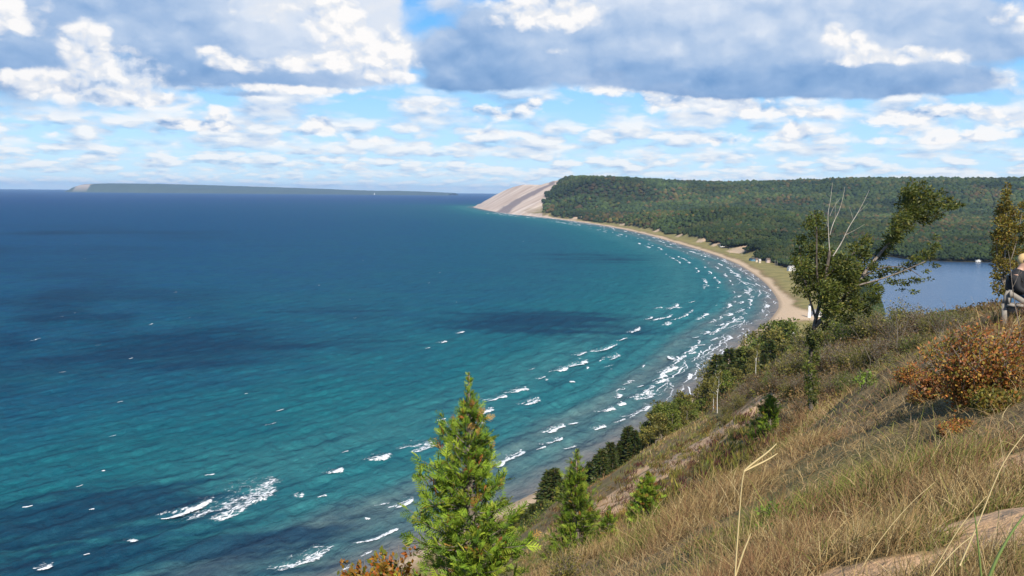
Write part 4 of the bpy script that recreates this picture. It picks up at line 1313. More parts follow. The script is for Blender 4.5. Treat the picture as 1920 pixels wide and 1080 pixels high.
# --- orange shrub at the foot of the tallest cedar
st, V, F, C = bush_mesh(rng, 1.5, 1.6, 26, 3600, .10, [(.36, .17, .02), (.30, .20, .03), (.14, .16, .025), (.40, .12, .02)], [.35, .3, .2, .15], lean=.0)
pr_or = proto("autumn_shrub", st, m_bark, V, F, C, m_leaf)
for (px, py, pyt, d, lab) in [(722, 1120, 1022, 21, "orange and yellow autumn shrub left of the tallest cedar"), (684, 1130, 1052, 21.5, "lowest small orange shrub in the bottom corner beside the water")]:
    b = at_depth(np.array(float(px)), np.array(float(py)), d); z = float(H(b[:1], b[1:2])[0]); t = at_depth(np.array(float(px)), np.array(float(pyt)), d)
    s = (t[2] - z) / 1.5
    pr_or.place((b[0], b[1], z), rng.random() * 6, (s * .95, s * .95, s), lab, "shrub")

# --- the big windblown cottonwood
def px_path(pts, d, dd=None):
    P = np.array(pts, float); D = np.full(len(P), d) if dd is None else d + np.interp(np.linspace(0, 1, len(P)), np.linspace(0, 1, len(dd)), dd)
    return at_depth(P[:, 0], P[:, 1], D)


def smooth_path(P, k=3):
    for _ in range(k): P = _chaikin(P)
    return P


TD = 31.0
tp, _d = hit(1519, 792)
tree = empty("windblown_tree", (0, 0, 0))
base = at_depth(np.array(1519.), np.array(792.), TD); base[2] = float(H(base[:1], base[1:2])[0])
tree.location = base
tag(tree, "big windblown cottonwood with bare white top branches leaning over the lake view", "tree")
trunk = MB(); bare = MB(); limbs = MB(); k1 = FPX / TD
def tb(mb, pts, r0, r1, c, dd=None, n=7):
    P = smooth_path(px_path(pts, TD, dd)) - base
    mb.tube(P, np.linspace(r0, r1, len(P)), n, c)
tk = (.24, .19, .15); m_tbark = bark_material('dark_ridged_bark', (.05, .038, .028), (.15, .12, .095))
tb(trunk, [(1519, 800), (1522, 740), (1518, 680), (1524, 620), (1536, 575), (1548, 520), (1556, 470)], .085, .05, tk)
tb(limbs, [(1528, 612), (1560, 580), (1600, 545), (1625, 505), (1665, 458), (1692, 425), (1722, 392), (1760, 372)], .085, .02, (.34, .27, .22), [0, .3, .8, 1.2])
tb(limbs, [(1545, 600), (1575, 565), (1602, 536), (1640, 527), (1685, 512), (1735, 490)], .05, .012, (.42, .35, .27), [0, -.4, -.8])
tb(trunk, [(1530, 600), (1512, 540), (1502, 490), (1498, 455)], .045, .012, tk, [0, .5])
tb(trunk, [(1538, 575), (1530, 500), (1532, 440), (1528, 405)], .045, .012, tk, [0, -.5])
tb(trunk, [(1548, 520), (1590, 485), (1620, 455), (1628, 440)], .035, .01, tk, [0, .3])
tb(trunk, [(1610, 525), (1650, 500), (1700, 500), (1728, 520)], .03, .008, tk, [.5, .2])
tb(trunk, [(1690, 428), (1720, 410), (1770, 398), (1802, 383)], .03, .006, tk, [.8, 1.0])
tb(trunk, [(1700, 415), (1705, 375), (1712, 335)], .025, .006, tk, [.8, 1.0])
wh = (.62, .56, .48)
_tb = tb
def tb(mb, pts, r0, r1, c, dd=None, n=6): _tb(mb, pts, r0 * .5, r1 * .5, c, dd, n)
tb(bare, [(1556, 478), (1554, 450), (1553, 425), (1552, 400), (1557, 378), (1561, 342)], .032, .006, wh)
tb(bare, [(1556, 440), (1562, 418), (1574, 395), (1581, 370), (1584, 350)], .024, .005, wh, [0, .3])
tb(bare, [(1556, 405), (1563, 388), (1575, 372)], .013, .004, wh)
tb(bare, [(1562, 480), (1580, 452), (1590, 428), (1605, 405), (1620, 378), (1630, 356)], .040, .006, wh, [0, -.4])
tb(bare, [(1586, 440), (1606, 430), (1622, 420)], .014, .004, wh, [-.2, -.4])
tb(bare, [(1610, 398), (1624, 385), (1628, 378)], .010, .003, wh, [-.3, -.4])
tb(bare, [(1552, 425), (1546, 405), (1542, 392)], .010, .003, wh)
tb(bare, [(1566, 408), (1566, 385), (1570, 372)], .009, .003, wh)
tb(bare, [(1600, 412), (1596, 398), (1592, 388)], .009, .003, wh)
trunk.build("trunk", m_tbark, tree); limbs.build('limbs', m_bark, tree); bare.build("bare_branches", bark_material('bleached_bark', (.34, .29, .24), (.58, .52, .45), 12.0), tree)
cl = []
def clump(px, py, r, sq=1.0, dd=0.0, rx=1.0):
    p = at_depth(np.array(float(px)), np.array(float(py)), TD + dd) - base; rr = r / k1
    cl.append((*p, rr * rx, rr * 1.1, rr * sq))
for (px, py, r) in [(1515, 420, 12), (1530, 410, 16), (1535, 440, 20), (1500, 450, 10), (1520, 470, 20), (1545, 480, 20), (1505, 500, 20), (1495, 475, 10), (1530, 515, 28), (1560, 510, 28), (1590, 500, 24), (1615, 480, 18), (1620, 455, 14), (1627, 445, 8), (1600, 465, 12), (1512, 525, 20), (1510, 548, 12), (1494, 520, 13), (1492, 545, 9), (1488, 490, 9), (1600, 575, 17), (1620, 582, 13), (1572, 592, 14), (1590, 598, 12), (1640, 560, 11), (1545, 545, 30), (1585, 535, 26),
                    (1610, 515, 18), (1556, 572, 20), (1565, 570, 22), (1600, 560, 14), (1640, 545, 14), (1620, 560, 12), (1548, 590, 14), (1545, 610, 10), (1575, 490, 18), (1635, 500, 9), (1516, 620, 9), (1522, 645, 9), (1516, 668, 8), (1521, 700, 7), (1514, 725, 8), (1522, 750, 8), (1526, 765, 7), (1517, 690, 9), (1526, 658, 10), (1515, 640, 11), (1530, 630, 12), (1512, 712, 7), (1526, 738, 7), (1516, 775, 8), (1520, 760, 10), (1516, 735, 11), (1524, 715, 11), (1514, 690, 12), (1526, 675, 11), (1555, 545, 22), (1550, 545, 22), (1600, 530, 18)]:
    clump(px, py, r * 1.02, .95, rng.normal() * .5)
for (px, py, r, q) in [(1672, 450, 10, 1), (1678, 432, 14, 1), (1690, 410, 18, 1), (1696, 385, 18, 1), (1712, 395, 22, .9), (1735, 390, 20, .8), (1720, 365, 20, .9), (1705, 358, 14, 1), (1745, 372, 18, .7), (1760, 388, 16, .6), (1780, 388, 13, .45), (1800, 384, 8, .4), (1755, 405, 14, .5), (1735, 415, 12, .6), (1712, 340, 6, 1.4), (1728, 345, 7, 1.2), (1696, 362, 9, 1.2), (1765, 360, 9, .7), (1652, 470, 8, 1), (1740, 355, 8, .8), (1642, 485, 9, 1), (1652, 476, 11, 1), (1662, 462, 13, 1), (1670, 448, 14, 1), (1680, 442, 14, 1), (1634, 497, 9, 1), (1700, 425, 14, 1), (1684, 420, 14, 1), (1725, 405, 16, .8), (1700, 372, 14, 1), (1626, 508, 9, 1), (1775, 375, 12, .6), (1788, 384, 10, .5), 
                       (1660, 505, 12, .55), (1680, 510, 14, .5), (1700, 500, 14, .6), (1718, 488, 16, .6), (1738, 478, 16, .6), (1750, 462, 12, .6), (1752, 445, 7, .8), (1690, 530, 12, .45), (1715, 526, 12, .4), (1740, 524, 8, .4), (1668, 528, 12, .4), (1648, 515, 12, .6), (1712, 547, 9, .35), (1688, 543, 5, .4), (1640, 535, 12, .5), (1752, 498, 9, .35), (1736, 508, 8, .4), (1620, 530, 10, .6)]:
    clump(px, py, r * .95, q, .6 + rng.normal() * .35, 1.15)
V, F, C = foliage(rng, cl, 27000, .105, .42, [(.062, .080, .014), (.085, .105, .018), (.110, .115, .020), (.036, .046, .011), (.160, .140, .026)], [.30, .27, .17, .18, .08], (.75, 0, .12), .25, .5)
mesh_np("crown", V, F, m_leaf, tree, C)

# --- the yellowing poplar by the bench
pp, pd = at_depth(np.array(1884.), np.array(585.), 23.5), 23.5
pp[2] = float(H(pp[:1], pp[1:2])[0])
pop = empty("poplar_tree", pp)
tag(pop, "slender poplar with yellow brown leaves behind the bench", "tree")
tr = MB(); cl = []
def P2(px, py, d=pd): return at_depth(np.array(float(px)), np.array(float(py)), d) - pp
for pts, r in (([(1884, 600), (1883, 520), (1886, 440), (1888, 345)], .035), ([(1884, 540), (1870, 490), (1868, 440)], .018), ([(1884, 520), (1905, 460), (1916, 400)], .018), ([(1885, 470), (1872, 420), (1876, 385)], .012)):
    Q = smooth_path(np.array([P2(*p) for p in pts])); tr.tube(Q, np.linspace(r, .004, len(Q)), 6, (.25, .20, .15))
for (px, py, r) in [(1888, 350, 6), (1886, 365, 9), (1884, 385, 13), (1876, 395, 10), (1890, 405, 13), (1880, 420, 15), (1872, 410, 8), (1898, 425, 10), (1875, 445, 13), (1892, 450, 14), (1866, 440, 8), (1868, 470, 12), (1885, 475, 15), (1904, 470, 10), (1872, 495, 13), (1890, 500, 14), (1866, 515, 8), (1878, 525, 12), (1872, 545, 9), (1888, 545, 9), (1912, 405, 8), (1916, 385, 6), (1908, 430, 7), (1898, 395, 7), (1914, 450, 7), (1864, 535, 6), (1906, 500, 9), (1918, 480, 9), (1925, 430, 12), (1930, 470, 12)]:
    p = P2(px, py, pd + rng.normal() * .25); rr = r / FPX * pd
    cl.append((*p, rr, rr, rr * 1.15))
V, F, C = foliage(rng, cl, 7000, .062, .6, [(.20, .15, .026), (.16, .14, .024), (.11, .10, .02), (.24, .18, .03), (.14, .075, .022)], [.3, .27, .2, .13, .1], (.2, 0, .1), .25, .5)
tr.build("trunk", m_bark, pop); mesh_np("crown", V, F, m_leaf, pop, C)

# --- red and orange bush on the right
def big_bush(pxc, pyb, d, wpx, hpx, label, seed, nst, nleaf, leaf, cols, wts, name="autumn_bush"):
    r = np.random.default_rng(seed)
    b = at_depth(np.array(float(pxc)), np.array(float(pyb)), d); z = float(H(b[:1], b[1:2])[0])
    t = at_depth(np.array(float(pxc)), np.array(float(pyb - hpx)), d)
    h = t[2] - z; w = wpx / FPX * d
    e = empty(name, (b[0], b[1], z - .05)); tag(e, label, "bush")
    st, V, F, C = bush_mesh(r, h, w, nst, nleaf, leaf, cols, wts, .12, .06, (.13, .085, .06))
    st.build("stems", m_bark, e); mesh_np("foliage", V, F, m_leaf, e, C)
RED = [(.38, .14, .034), (.30, .10, .034), (.42, .24, .05), (.28, .22, .04), (.19, .18, .034), (.22, .11, .05)]
big_bush(1832, 838, 11.0, 240, 238, "big rust red and orange bush crowning the near slope", 21, 120, 24000, .042, RED, [.27, .17, .17, .18, .11, .10])
big_bush(1905, 780, 11.5, 150, 170, "rust orange bush cut by the frame beside the bigger red one", 22, 60, 13000, .042, RED, [.22, .12, .22, .22, .12, .10])
big_bush(1752, 800, 13.5, 90, 105, "purplish brown low bush left of the big red bush", 23, 50, 3000, .06, RED, [.15, .22, .10, .10, .08, .35])
for (px_, py_, d_, w_, h_, l_, s_) in [(1722, 800, 14.5, 60, 75, 'small rust shrub in the grass left of the purplish one', 31), (1700, 735, 17.0, 60, 62, 'loose orange brown shrub on the crest of the mound, left of the red bush', 32), (1790, 868, 9.6, 90, 80, 'low red brown shrub at the left foot of the big rust bush', 33)]:
    big_bush(px_, py_, d_, w_, h_, l_, s_, 48, 3800, .036, RED, [.25, .2, .15, .15, .1, .15])
big_bush(1870, 850, 9.8, 150, 110, "olive yellow leafy bush in front of the big red bush", 24, 50, 8500, .042, [(.16, .14, .022), (.11, .11, .02), (.22, .15, .03), (.25, .11, .025)], [.35, .3, .2, .15])
# ------------------------------------------------------------------ trees and shrubs along the bluff
def spruce_mesh(rng, ht, rad, n, cols):
    tr = MB(); tr.tube([(0, 0, 0), (0.02 * ht, 0, ht * .5), (0, 0, ht)], [.022 * ht, .013 * ht, .002 * ht], 6, (.12, .09, .07))
    t = rng.random(n) ** .8 * .95 + .04
    az = rng.random(n) * 6.283
    tier = np.round(t * 13) / 13
    R = rad * (1 - tier) ** .85 * rng.uniform(.75, 1.15, n) * (0.85 + .3 * vnoise(az * 1.3, tier * 5, int(rng.integers(99))))
    u = rng.random(n) ** .6
    P = np.stack([np.cos(az) * R * u, np.sin(az) * R * u, t * ht - .10 * R * u], 1)
    D = np.stack([np.cos(az), np.sin(az), rng.uniform(-.35, .45, n)], 1) + rand_dirs(n, rng) * .35
    V, F, C = leaves(P, D, ht * .085 * rng.uniform(.6, 1.2, n), ht * .030, pick(cols, n, rng, None, .3), rng)
    return tr, V, F, C


def tree_mesh(rng, ht, rad, n, cols, wts, bark, up=.45, leaf=.5, nl=16, open_=.0):
    """broadleaf tree: stem, forking limbs, leaf clumps around their ends"""
    tr = MB(); cl = []
    wob = rng.normal(size=(5, 2)) * .03 * ht
    st = np.array([[wob[i, 0] * (i > 0), wob[i, 1] * (i > 0), ht * .9 * i / 4] for i in range(5)]); st = smooth_path(st, 2)
    tr.tube(st, np.linspace(.020 * ht, .004 * ht, len(st)), 6, bark)
    for k in range(nl):
        t = up + (1 - up) * rng.random()
        b = st[int(t * (len(st) - 1))]; az = rng.random() * 6.283
        L = rad * rng.uniform(.5, 1.0) * (1.15 - .75 * max(0, t - .3))
        e = b + np.array([math.cos(az) * L, math.sin(az) * L, L * rng.uniform(.25, .8)])
        m = (b + e) / 2 + (0, 0, -.06 * L)
        tr.tube(np.array([b, m, e]), [.008 * ht, .005 * ht, .002 * ht], 4, bark, cap=False)
        for q in (.55, .8, 1.0):
            if rng.random() < open_: continue
            p = b + (e - b) * q + rng.normal(size=3) * .10 * rad; r = rad * rng.uniform(.16, .30)
            cl.append((*p, r, r, r * .8))
    cl.append((*st[-1], rad * .22, rad * .22, rad * .3))
    V, F, C = foliage(rng, cl, n, leaf, .6, cols, wts, (.15, 0, .1), .3, .45)
    return tr, V, F, C


GRN = [(.155, .185, .028), (.115, .160, .025), (.200, .205, .034), (.080, .110, .020)]
DKG = [(.040, .068, .018), (.052, .080, .020), (.070, .088, .020), (.095, .085, .022)]
OLV = [(.185, .175, .034), (.140, .140, .030), (.225, .180, .040), (.095, .092, .024)]
BRN = [(.120, .075, .030), (.150, .092, .034), (.085, .058, .026), (.175, .105, .034), (.090, .085, .024)]
bk = (.16, .13, .10)
spruces = [proto("spruce_tree", *(lambda q: (q[0], m_bark, q[1], q[2], q[3]))(spruce_mesh(np.random.default_rng(100 + i), 8.0, 2.0 + .35 * (i % 3), 1500, DKG)), m_leaf, ("trunk", "crown")) for i in range(4)]
greens = [proto("broadleaf_tree", *(lambda q: (q[0], m_bark, q[1], q[2], q[3]))(tree_mesh(np.random.default_rng(120 + i), 8.0, 3.0, 1900, GRN if i % 2 else OLV, None, bk, .35, .42, 16)), m_leaf, ("trunk", "crown")) for i in range(4)]
birches = [proto("birch_tree", *(lambda q: (q[0], m_birch, q[1], q[2], q[3]))(tree_mesh(np.random.default_rng(140 + i), 10.0, 2.3, 800, OLV, None, (.6, .58, .54), .5, .38, 12, .25)), m_leaf, ("trunk", "crown")) for i in range(2)]
opens = [proto("sparse_tree", *(lambda q: (q[0], m_bark, q[1], q[2], q[3]))(tree_mesh(np.random.default_rng(160 + i), 9.0, 3.0, 650, OLV, None, (.20, .17, .14), .35, .42, 16, .35)), m_leaf, ("trunk", "crown")) for i in range(2)]

def plant(pr, px, pyb, pyt, label, cat="tree", group=None, dmin=0, d=None, wide=1.0, h0=8.0, base_off=0):
    if d is None:
        p, d = hit(px, pyb, dmin)
    else:
        p = at_depth(np.array(float(px)), np.array(float(pyb)), d)
        p[2] = float(H(p[:1], p[1:2])[0])
    t = at_depth(np.array(float(px)), np.array(float(pyt)), p[1])
    s = max(.05, (t[2] - p[2]) / h0)
    return pr.place((p[0], p[1], p[2] - .02 * s * h0), rng.random() * 6.283, (s * wide, s * wide, s), label, cat, group)

rng = np.random.default_rng(77)
def lower(px, off):
    """a spot on the hidden lower slope: pixel column and distance inland from the shore"""
    best = None
    for y in np.linspace(220, 620, 300):
        x = (px - 960) / FPX * y
        s = float(shore_dist(np.array([x]), np.array([y]))[0])
        if best is None or abs(s - off) < best[0]: best = (abs(s - off), x, y)
    x, y = best[1:]
    return np.array([x, y, float(H(np.array([x]), np.array([y]))[0])])

def top_tree(pr, px, pyt, off, label, group, h0, wide=1.0, cat="tree"):
    p = lower(px, off)
    t = at_depth(np.array(float(px)), np.array(float(pyt)), p[1])
    s = max(.25, (t[2] - p[2]) / h0)
    pr.place((p[0], p[1], p[2] - .2), rng.random() * 6.283, (s * wide, s * wide, s), label, cat, group)

G1 = "dark conifers on the lower bluff"; L1 = "dark green conifer on the lower bluff between slope and beach"
for k, (px, pyt, off) in enumerate([(965, 972, 60), (982, 958, 58), (992, 962, 66), (1003, 950, 62), (1016, 940, 60), (1036, 890, 64), (1046, 884, 66), (1058, 900, 70), (1024, 925, 55), (1112, 868, 66), (1127, 852, 68), (1144, 840, 66), (1152, 835, 70), (1136, 850, 74), (1160, 846, 70), (1172, 832, 70),
                                    (1186, 800, 72), (1197, 812, 76), (1352, 668, 64), (1360, 690, 70), (1374, 660, 66), (1390, 655, 66), (1450, 640, 80), (1404, 690, 74), (1440, 668, 84)]):
    top_tree(spruces[k % 4], px, pyt - rng.uniform(0, 8), off, L1, G1, 8.0, rng.uniform(1.0, 1.5))
G2 = "yellow green trees along the bluff edge"; L2 = "yellow green broadleaf tree on the bluff edge above the beach"
for k, (px, pyt, off) in enumerate([(1208, 800, 72), (1222, 790, 70), (1238, 770, 74), (1252, 752, 76), (1262, 742, 72), (1276, 738, 78), (1290, 735, 74), (1302, 745, 80), (1316, 722, 76), (1328, 740, 82), (1245, 778, 84), (1270, 765, 86), (1296, 762, 88), (1310, 760, 90), (1340, 715, 84), (1412, 650, 70), (1428, 655, 78), (1440, 630, 70), (1462, 618, 74), (1478, 600, 70), (1470, 640, 84), (1490, 640, 90), (1420, 676, 86), (1375, 690, 84), (1395, 680, 80), (1456, 600, 50), (1472, 596, 46)]):
    top_tree(greens[k % 4], px, pyt + rng.uniform(0, 12), off, L2, G2, 8.0, rng.uniform(.85, 1.15))
G3 = "olive trees filling the lower bluff"; L3 = "olive broadleaf tree low on the bluff among dark conifers"
for k in range(34):
    px = 960 + 9.5 * k + rng.uniform(-4, 4); pyt = np.interp(px, [960, 1000, 1050, 1130, 1180, 1250, 1340], [985, 958, 905, 868, 838, 775, 715]) + rng.uniform(-6, 14)
    top_tree(greens[k % 4] if k % 3 else spruces[k % 4], px, pyt, rng.uniform(55, 74), L3 if k % 3 else L1, G3 if k % 3 else G1, 8.0, rng.uniform(.9, 1.3))
for px, pyt, off, lab in [(1340, 672, 62, "leafy open crowned tree at the corner of the bluff wood, over the surf"), (1425, 622, 62, "tall thin pale trunked tree rising above the bluff wood"), (1400, 630, 58, "grey brown half bare tree above the beach sand"), (1330, 690, 60, "small half bare tree left of the open crowned one")]:
    top_tree(opens[int(px) % 2], px, pyt, off, lab, None, 9.0, .62)
for px, pyb, pyt, lab in [(1345, 775, 690, "leaning white birch stem at the edge of the sandy slope"), (1337, 772, 702, "second white birch stem close beside the leaning one"), (1417, 708, 640, "white birch with a tall straight stem in the dark wood"), (1227, 828, 762, "short pale birch over the dark conifers")]:
    plant(birches[int(px) % 2], px, pyb, pyt, lab, "tree", None, 60, None, .55, 10.0)

# shrubs of the thicket on the upper slope
shr = []
for i in range(7):
    r = np.random.default_rng(200 + i)
    cols = [BRN, OLV, GRN, BRN, OLV, BRN, [(.26, .10, .03), (.20, .12, .03), (.14, .10, .025)]][i]
    st, V, F, C = bush_mesh(r, 2.6, 3.4, 46, [1700, 2800, 3000, 900, 2600, 1400, 2300][i], .13, cols, None, [.15, .05, .05, .5, .05, .3, .1][i], .10, [(.16, .12, .09), (.14, .11, .08), (.12, .10, .08), (.24, .19, .16), (.15, .12, .08), (.20, .14, .12), (.14, .10, .07)][i])
    shr.append(proto("shrub", st, m_bark, V, F, C, m_leaf))
KIND = ["brown leaved shrub in the thicket on the upper slope", "olive shrub in the thicket on the upper slope", "green shrub in the thicket on the upper slope", "grey bare twigged shrub in the thicket on the upper slope", "olive shrub in the thicket on the upper slope", "thin purplish brown shrub in the thicket on the upper slope", "rust orange shrub in the thicket on the upper slope"]
GRP = ["brown thicket shrubs", "olive thicket shrubs", "green thicket shrubs", "bare thicket shrubs", "olive thicket shrubs", "purplish thicket shrubs", "rust thicket shrubs"]
def shrub(i, px, pyb, pyt, dmin=24, wide=1.0, label=None):
    plant(shr[i], px, pyb, pyt, label or KIND[i], "shrub", None if label else GRP[i], dmin, None, wide, 2.6)
rows = [  # outline against the lake and the wood, then down the slope
    (0, 1560, 640, 580, 70), (5, 1585, 640, 570, 70), (2, 1600, 635, 572, 70), (1, 1620, 630, 566, 60), (0, 1640, 630, 572, 60), (5, 1662, 630, 580, 60), (1, 1700, 625, 556, 50), (0, 1686, 625, 570, 50), (5, 1720, 625, 566, 50), (1, 1745, 625, 578, 50), (0, 1765, 620, 572, 50), (2, 1785, 620, 576, 50), (1, 1805, 620, 570, 50), (0, 1825, 612, 575, 40), (1, 1845, 610, 572, 40),
    (5, 1540, 650, 590, 80), (0, 1515, 665, 612, 80), (5, 1495, 690, 640, 80), (5, 1480, 705, 650, 80), (2, 1530, 680, 640, 60), (0, 1550, 690, 640, 60), (3, 1570, 690, 630, 60), (1, 1590, 690, 640, 50), (0, 1610, 690, 640, 50), (5, 1635, 685, 630, 50), (3, 1650, 680, 620, 50), (0, 1670, 680, 625, 45), (1, 1690, 670, 622, 45), (2, 1715, 665, 620, 40), (0, 1735, 660, 615, 40), (1, 1760, 650, 612, 35), (3, 1680, 655, 590, 60), (3, 1770, 640, 575, 50),
    (0, 1460, 730, 690, 70), (5, 1480, 740, 700, 70), (0, 1500, 735, 695, 60), (1, 1535, 740, 700, 50), (3, 1560, 740, 690, 50), (0, 1580, 735, 690, 45), (2, 1600, 740, 695, 40), (1, 1625, 735, 680, 36), (4, 1640, 745, 680, 32), (4, 1655, 730, 670, 34), (2, 1625, 755, 705, 30), (1, 1660, 715, 660, 36), (0, 1680, 700, 650, 36), (4, 1610, 770, 720, 28), (0, 1590, 775, 735, 30),
    (0, 1440, 720, 690, 80), (5, 1425, 735, 705, 80), (0, 1400, 745, 715, 90), (5, 1385, 760, 730, 90), (0, 1365, 770, 742, 90), (0, 1410, 720, 694, 100), (5, 1460, 705, 668, 100), (1, 1360, 790, 768, 60), (5, 1372, 818, 796, 60), (2, 1378, 820, 800, 60), (5, 1362, 775, 752, 60),
    (6, 1480, 830, 785, 28), (1, 1500, 830, 790, 28), (0, 1530, 820, 780, 26), (4, 1555, 815, 770, 26), (1, 1575, 800, 755, 26), (6, 1600, 800, 765, 24), (0, 1470, 800, 765, 36), (5, 1545, 780, 740, 40), (0, 1500, 775, 740, 40),
]
for i, px, pb, pt, dm in rows:
    if i in (0, 5) and rng.random() < .4: i = [1, 2, 4][rng.integers(3)]
    shrub(i, px, pb + 6, pt, dm, rng.uniform(.8, 1.15))
for (i, px, pb, pt, lab) in [(2, 1330, 905, 862, "pale green shrub high on the open sandy slope"), (1, 1375, 885, 850, "yellow green shrub among dry grass on the open slope"), (6, 1485, 815, 770, "red sumac like shrub right of the fresh green cedar"), (1, 1268, 960, 925, "dark stunted shrub on the open slope right of the yellowish cedar"), (4, 1400, 880, 845, "green shrub beside the sandy gully"),
                             (1, 1060, 1100, 1020, "yellow brown shrub at the foot of the second cedar"), (4, 1030, 1060, 1010, "low olive shrub between the two biggest cedars")]:
    shrub(i, px, pb, pt, 12, .9, lab)

for k in range(30):
    px = rng.uniform(1160, 1560); line = np.interp(px, [1160, 1250, 1340, 1460, 1560], [930, 870, 820, 800, 800]); py = line + rng.uniform(0, 150)
    if py > 985: continue
    q, dq = hit(px, py, 14)
    if q is None or dq > 150 or _sand_lookup(q[0], q[1]) > .4: continue
    plant(shr[[2, 1, 4, 6][k % 4]], px, py, py - rng.uniform(16, 34), ["small green bush dotted on the open grassy slope", "small olive bush dotted on the open grassy slope", "small olive bush dotted on the open grassy slope", "small rusty bush dotted on the open grassy slope"][k % 4], "bush", ["green bushes on the open slope", "olive bushes on the open slope", "olive bushes on the open slope", "rusty bushes on the open slope"][k % 4], 14, None, .8, 2.6)

# small shrubs and grass tussocks over the sandy slope
# ------------------------------------------------------------------ grass
def ground_normal_z(P): return None
def build_grass():
    rng = np.random.default_rng(9)
    # tussocks: a heart with blades fanning out of it, and thinner litter between them
    nt = 88000; per = 9
    r = np.exp(rng.uniform(np.log(1.5), np.log(230), nt)); th = rng.uniform(math.radians(-22), math.radians(54), nt)
    cx = r * np.sin(th); cy = r * np.cos(th)
    vig = sstep(.30, .72, fbm(cx / (.6 + r * .06), cy / (.6 + r * .06), 3, 99)) * rng.uniform(.55, 1.25, nt)
    size = np.interp(r, [1.5, 5, 15, 40, 120, 230], [.07, .12, .26, .5, .9, 1.4])
    ang = rng.uniform(0, 6.283, (nt, per)); rad = np.abs(rng.normal(size=(nt, per))) * size[:, None] * .6
    x = (cx[:, None] + np.cos(ang) * rad).ravel(); y = (cy[:, None] + np.sin(ang) * rad).ravel()
    az = np.arctan2(np.sin(ang) + 0.0, np.cos(ang) + .55).ravel() + rng.normal(size=nt * per) * .35
    vv = np.repeat(vig, per); tid = np.repeat(np.arange(nt), per)
    nl = 150000
    r2 = np.exp(rng.uniform(np.log(1.5), np.log(120), nl)); t2 = rng.uniform(math.radians(-22), math.radians(54), nl)
    x = np.concatenate([x, r2 * np.sin(t2)]); y = np.concatenate([y, r2 * np.cos(t2)])
    az = np.concatenate([az, rng.uniform(0, 6.283, nl)]); vv = np.concatenate([vv, rng.uniform(.2, .6, nl)]); tid = np.concatenate([tid, rng.integers(0, nt, nl)])
    lit = np.concatenate([np.zeros(nt * per, bool), np.ones(nl, bool)])
    z, s = H(x, y, True)
    r = np.hypot(x, y)
    p = np.stack([x, y, z], 1)
    v = p - CAM; f = v @ _F; px = 960 + FPX * (v @ _R) / f; py = 540 - FPX * (v @ _U) / f
    keep = (f > .5) & (px > 300) & (px < 3400) & (py < 1400) & (py > 470) & (s > 30) & (rng.random(len(x)) > LANDCOL(x, y) * 1.1) & ((r > 2.9) | (px < 1640) | (rng.random(len(x)) < .25)) & ((vv > .28) | lit)
    x, y, z, r, px, py, vv, az, tid, lit = (q[keep] for q in (x, y, z, r, px, py, vv, az, tid, lit)); n = len(x)
    print("blades", n)
    h = np.interp(r, [1.5, 4, 10, 25, 60, 230], [.11, .19, .34, .52, .62, 1.0]) * rng.uniform(.45, 1.2, n) * (.35 + .85 * vv)
    h = np.where(lit, h * .8, h)
    tall = (rng.random(n) < .018) & ~lit
    h = np.where(tall, h * 2.0, h)
    w = np.maximum(np.interp(r, [1.5, 5, 20, 60, 230], [.0022, .0045, .012, .032, .11]) * rng.uniform(.55, 1.3, n), .0015)
    lean = np.where(lit, rng.uniform(.7, 1.5, n), rng.uniform(.15, 1.05, n))
    d = np.stack([np.cos(az), np.sin(az), np.zeros(n)], 1)
    face = np.stack([x, y, np.zeros(n)], 1) / r[:, None]
    side = np.stack([face[:, 1], -face[:, 0], np.zeros(n)], 1) + rng.normal(size=(n, 3)) * .5
    side /= np.linalg.norm(side, axis=1)[:, None]
    P0 = np.stack([x, y, z - .02], 1)
    rows = []
    kink = (rng.random(n) < .12)[:, None]          # broken blades
    for t, ww in ((0, 1.0), (.4, .85), (.75, .55), (1, .08)):
        c = P0 + d * (h * lean * t ** 1.8)[:, None] + np.array([0, 0, 1]) * (h * (t - np.minimum(.35 * lean, .62) * t ** 2))[:, None]
        if t > .7: c = np.where(kink, c + d * (h * .25 * (t - .55))[:, None] - np.array([0, 0, 1]) * (h * 1.1 * (t - .6))[:, None], c)
        rows += [c - side * (w * ww / 2)[:, None], c + side * (w * ww / 2)[:, None]]
    V = np.stack(rows, 1).reshape(-1, 3)
    k = np.arange(n)[:, None] * 8
    F = np.concatenate([k + np.array([[0, 1, 3, 2]]), k + np.array([[2, 3, 5, 4]]), k + np.array([[4, 5, 7, 6]])])
    straw = pick([(.39, .28, .125), (.30, .20, .085), (.20, .13, .060), (.50, .39, .20)], n, rng, [.32, .32, .25, .11])
    rust = pick([(.23, .120, .060), (.17, .095, .05), (.30, .175, .085)], n, rng)
    grn = pick([(.155, .175, .034), (.21, .215, .05), (.10, .125, .026), (.27, .25, .07)], n, rng)
    grey = pick([(.34, .25, .14), (.23, .16, .085)], n, rng)
    trand = rng.random(nt)[tid]                  # each tussock has a tint of its own
    a = sstep(.38, .66, fbm(x / (1.0 + .07 * r), y / (1.0 + .07 * r), 3, 103)); b = sstep(.38, .64, fbm(x / (.8 + .06 * r), y / (.8 + .06 * r), 3, 105))
    C = np.where(((trand * .7 + .3 * rng.random(n)) < a * .52)[:, None], grn, np.where((rng.random(n) < b * .78)[:, None], rust, straw))
    C = np.where((lit & (rng.random(n) < .45))[:, None], grey, C)
    C = np.repeat(C, 8, axis=0)
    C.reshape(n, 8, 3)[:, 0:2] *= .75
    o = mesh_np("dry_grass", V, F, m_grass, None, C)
    tag(o, "dry straw coloured grass covering the dune slope", "grass", kind="stuff")


def LANDCOL(x, y):
    """how sandy the ground mesh is at x, y (nearest ground vertex in the polar grid)"""
    return _sand_lookup(x, y)
build_grass()


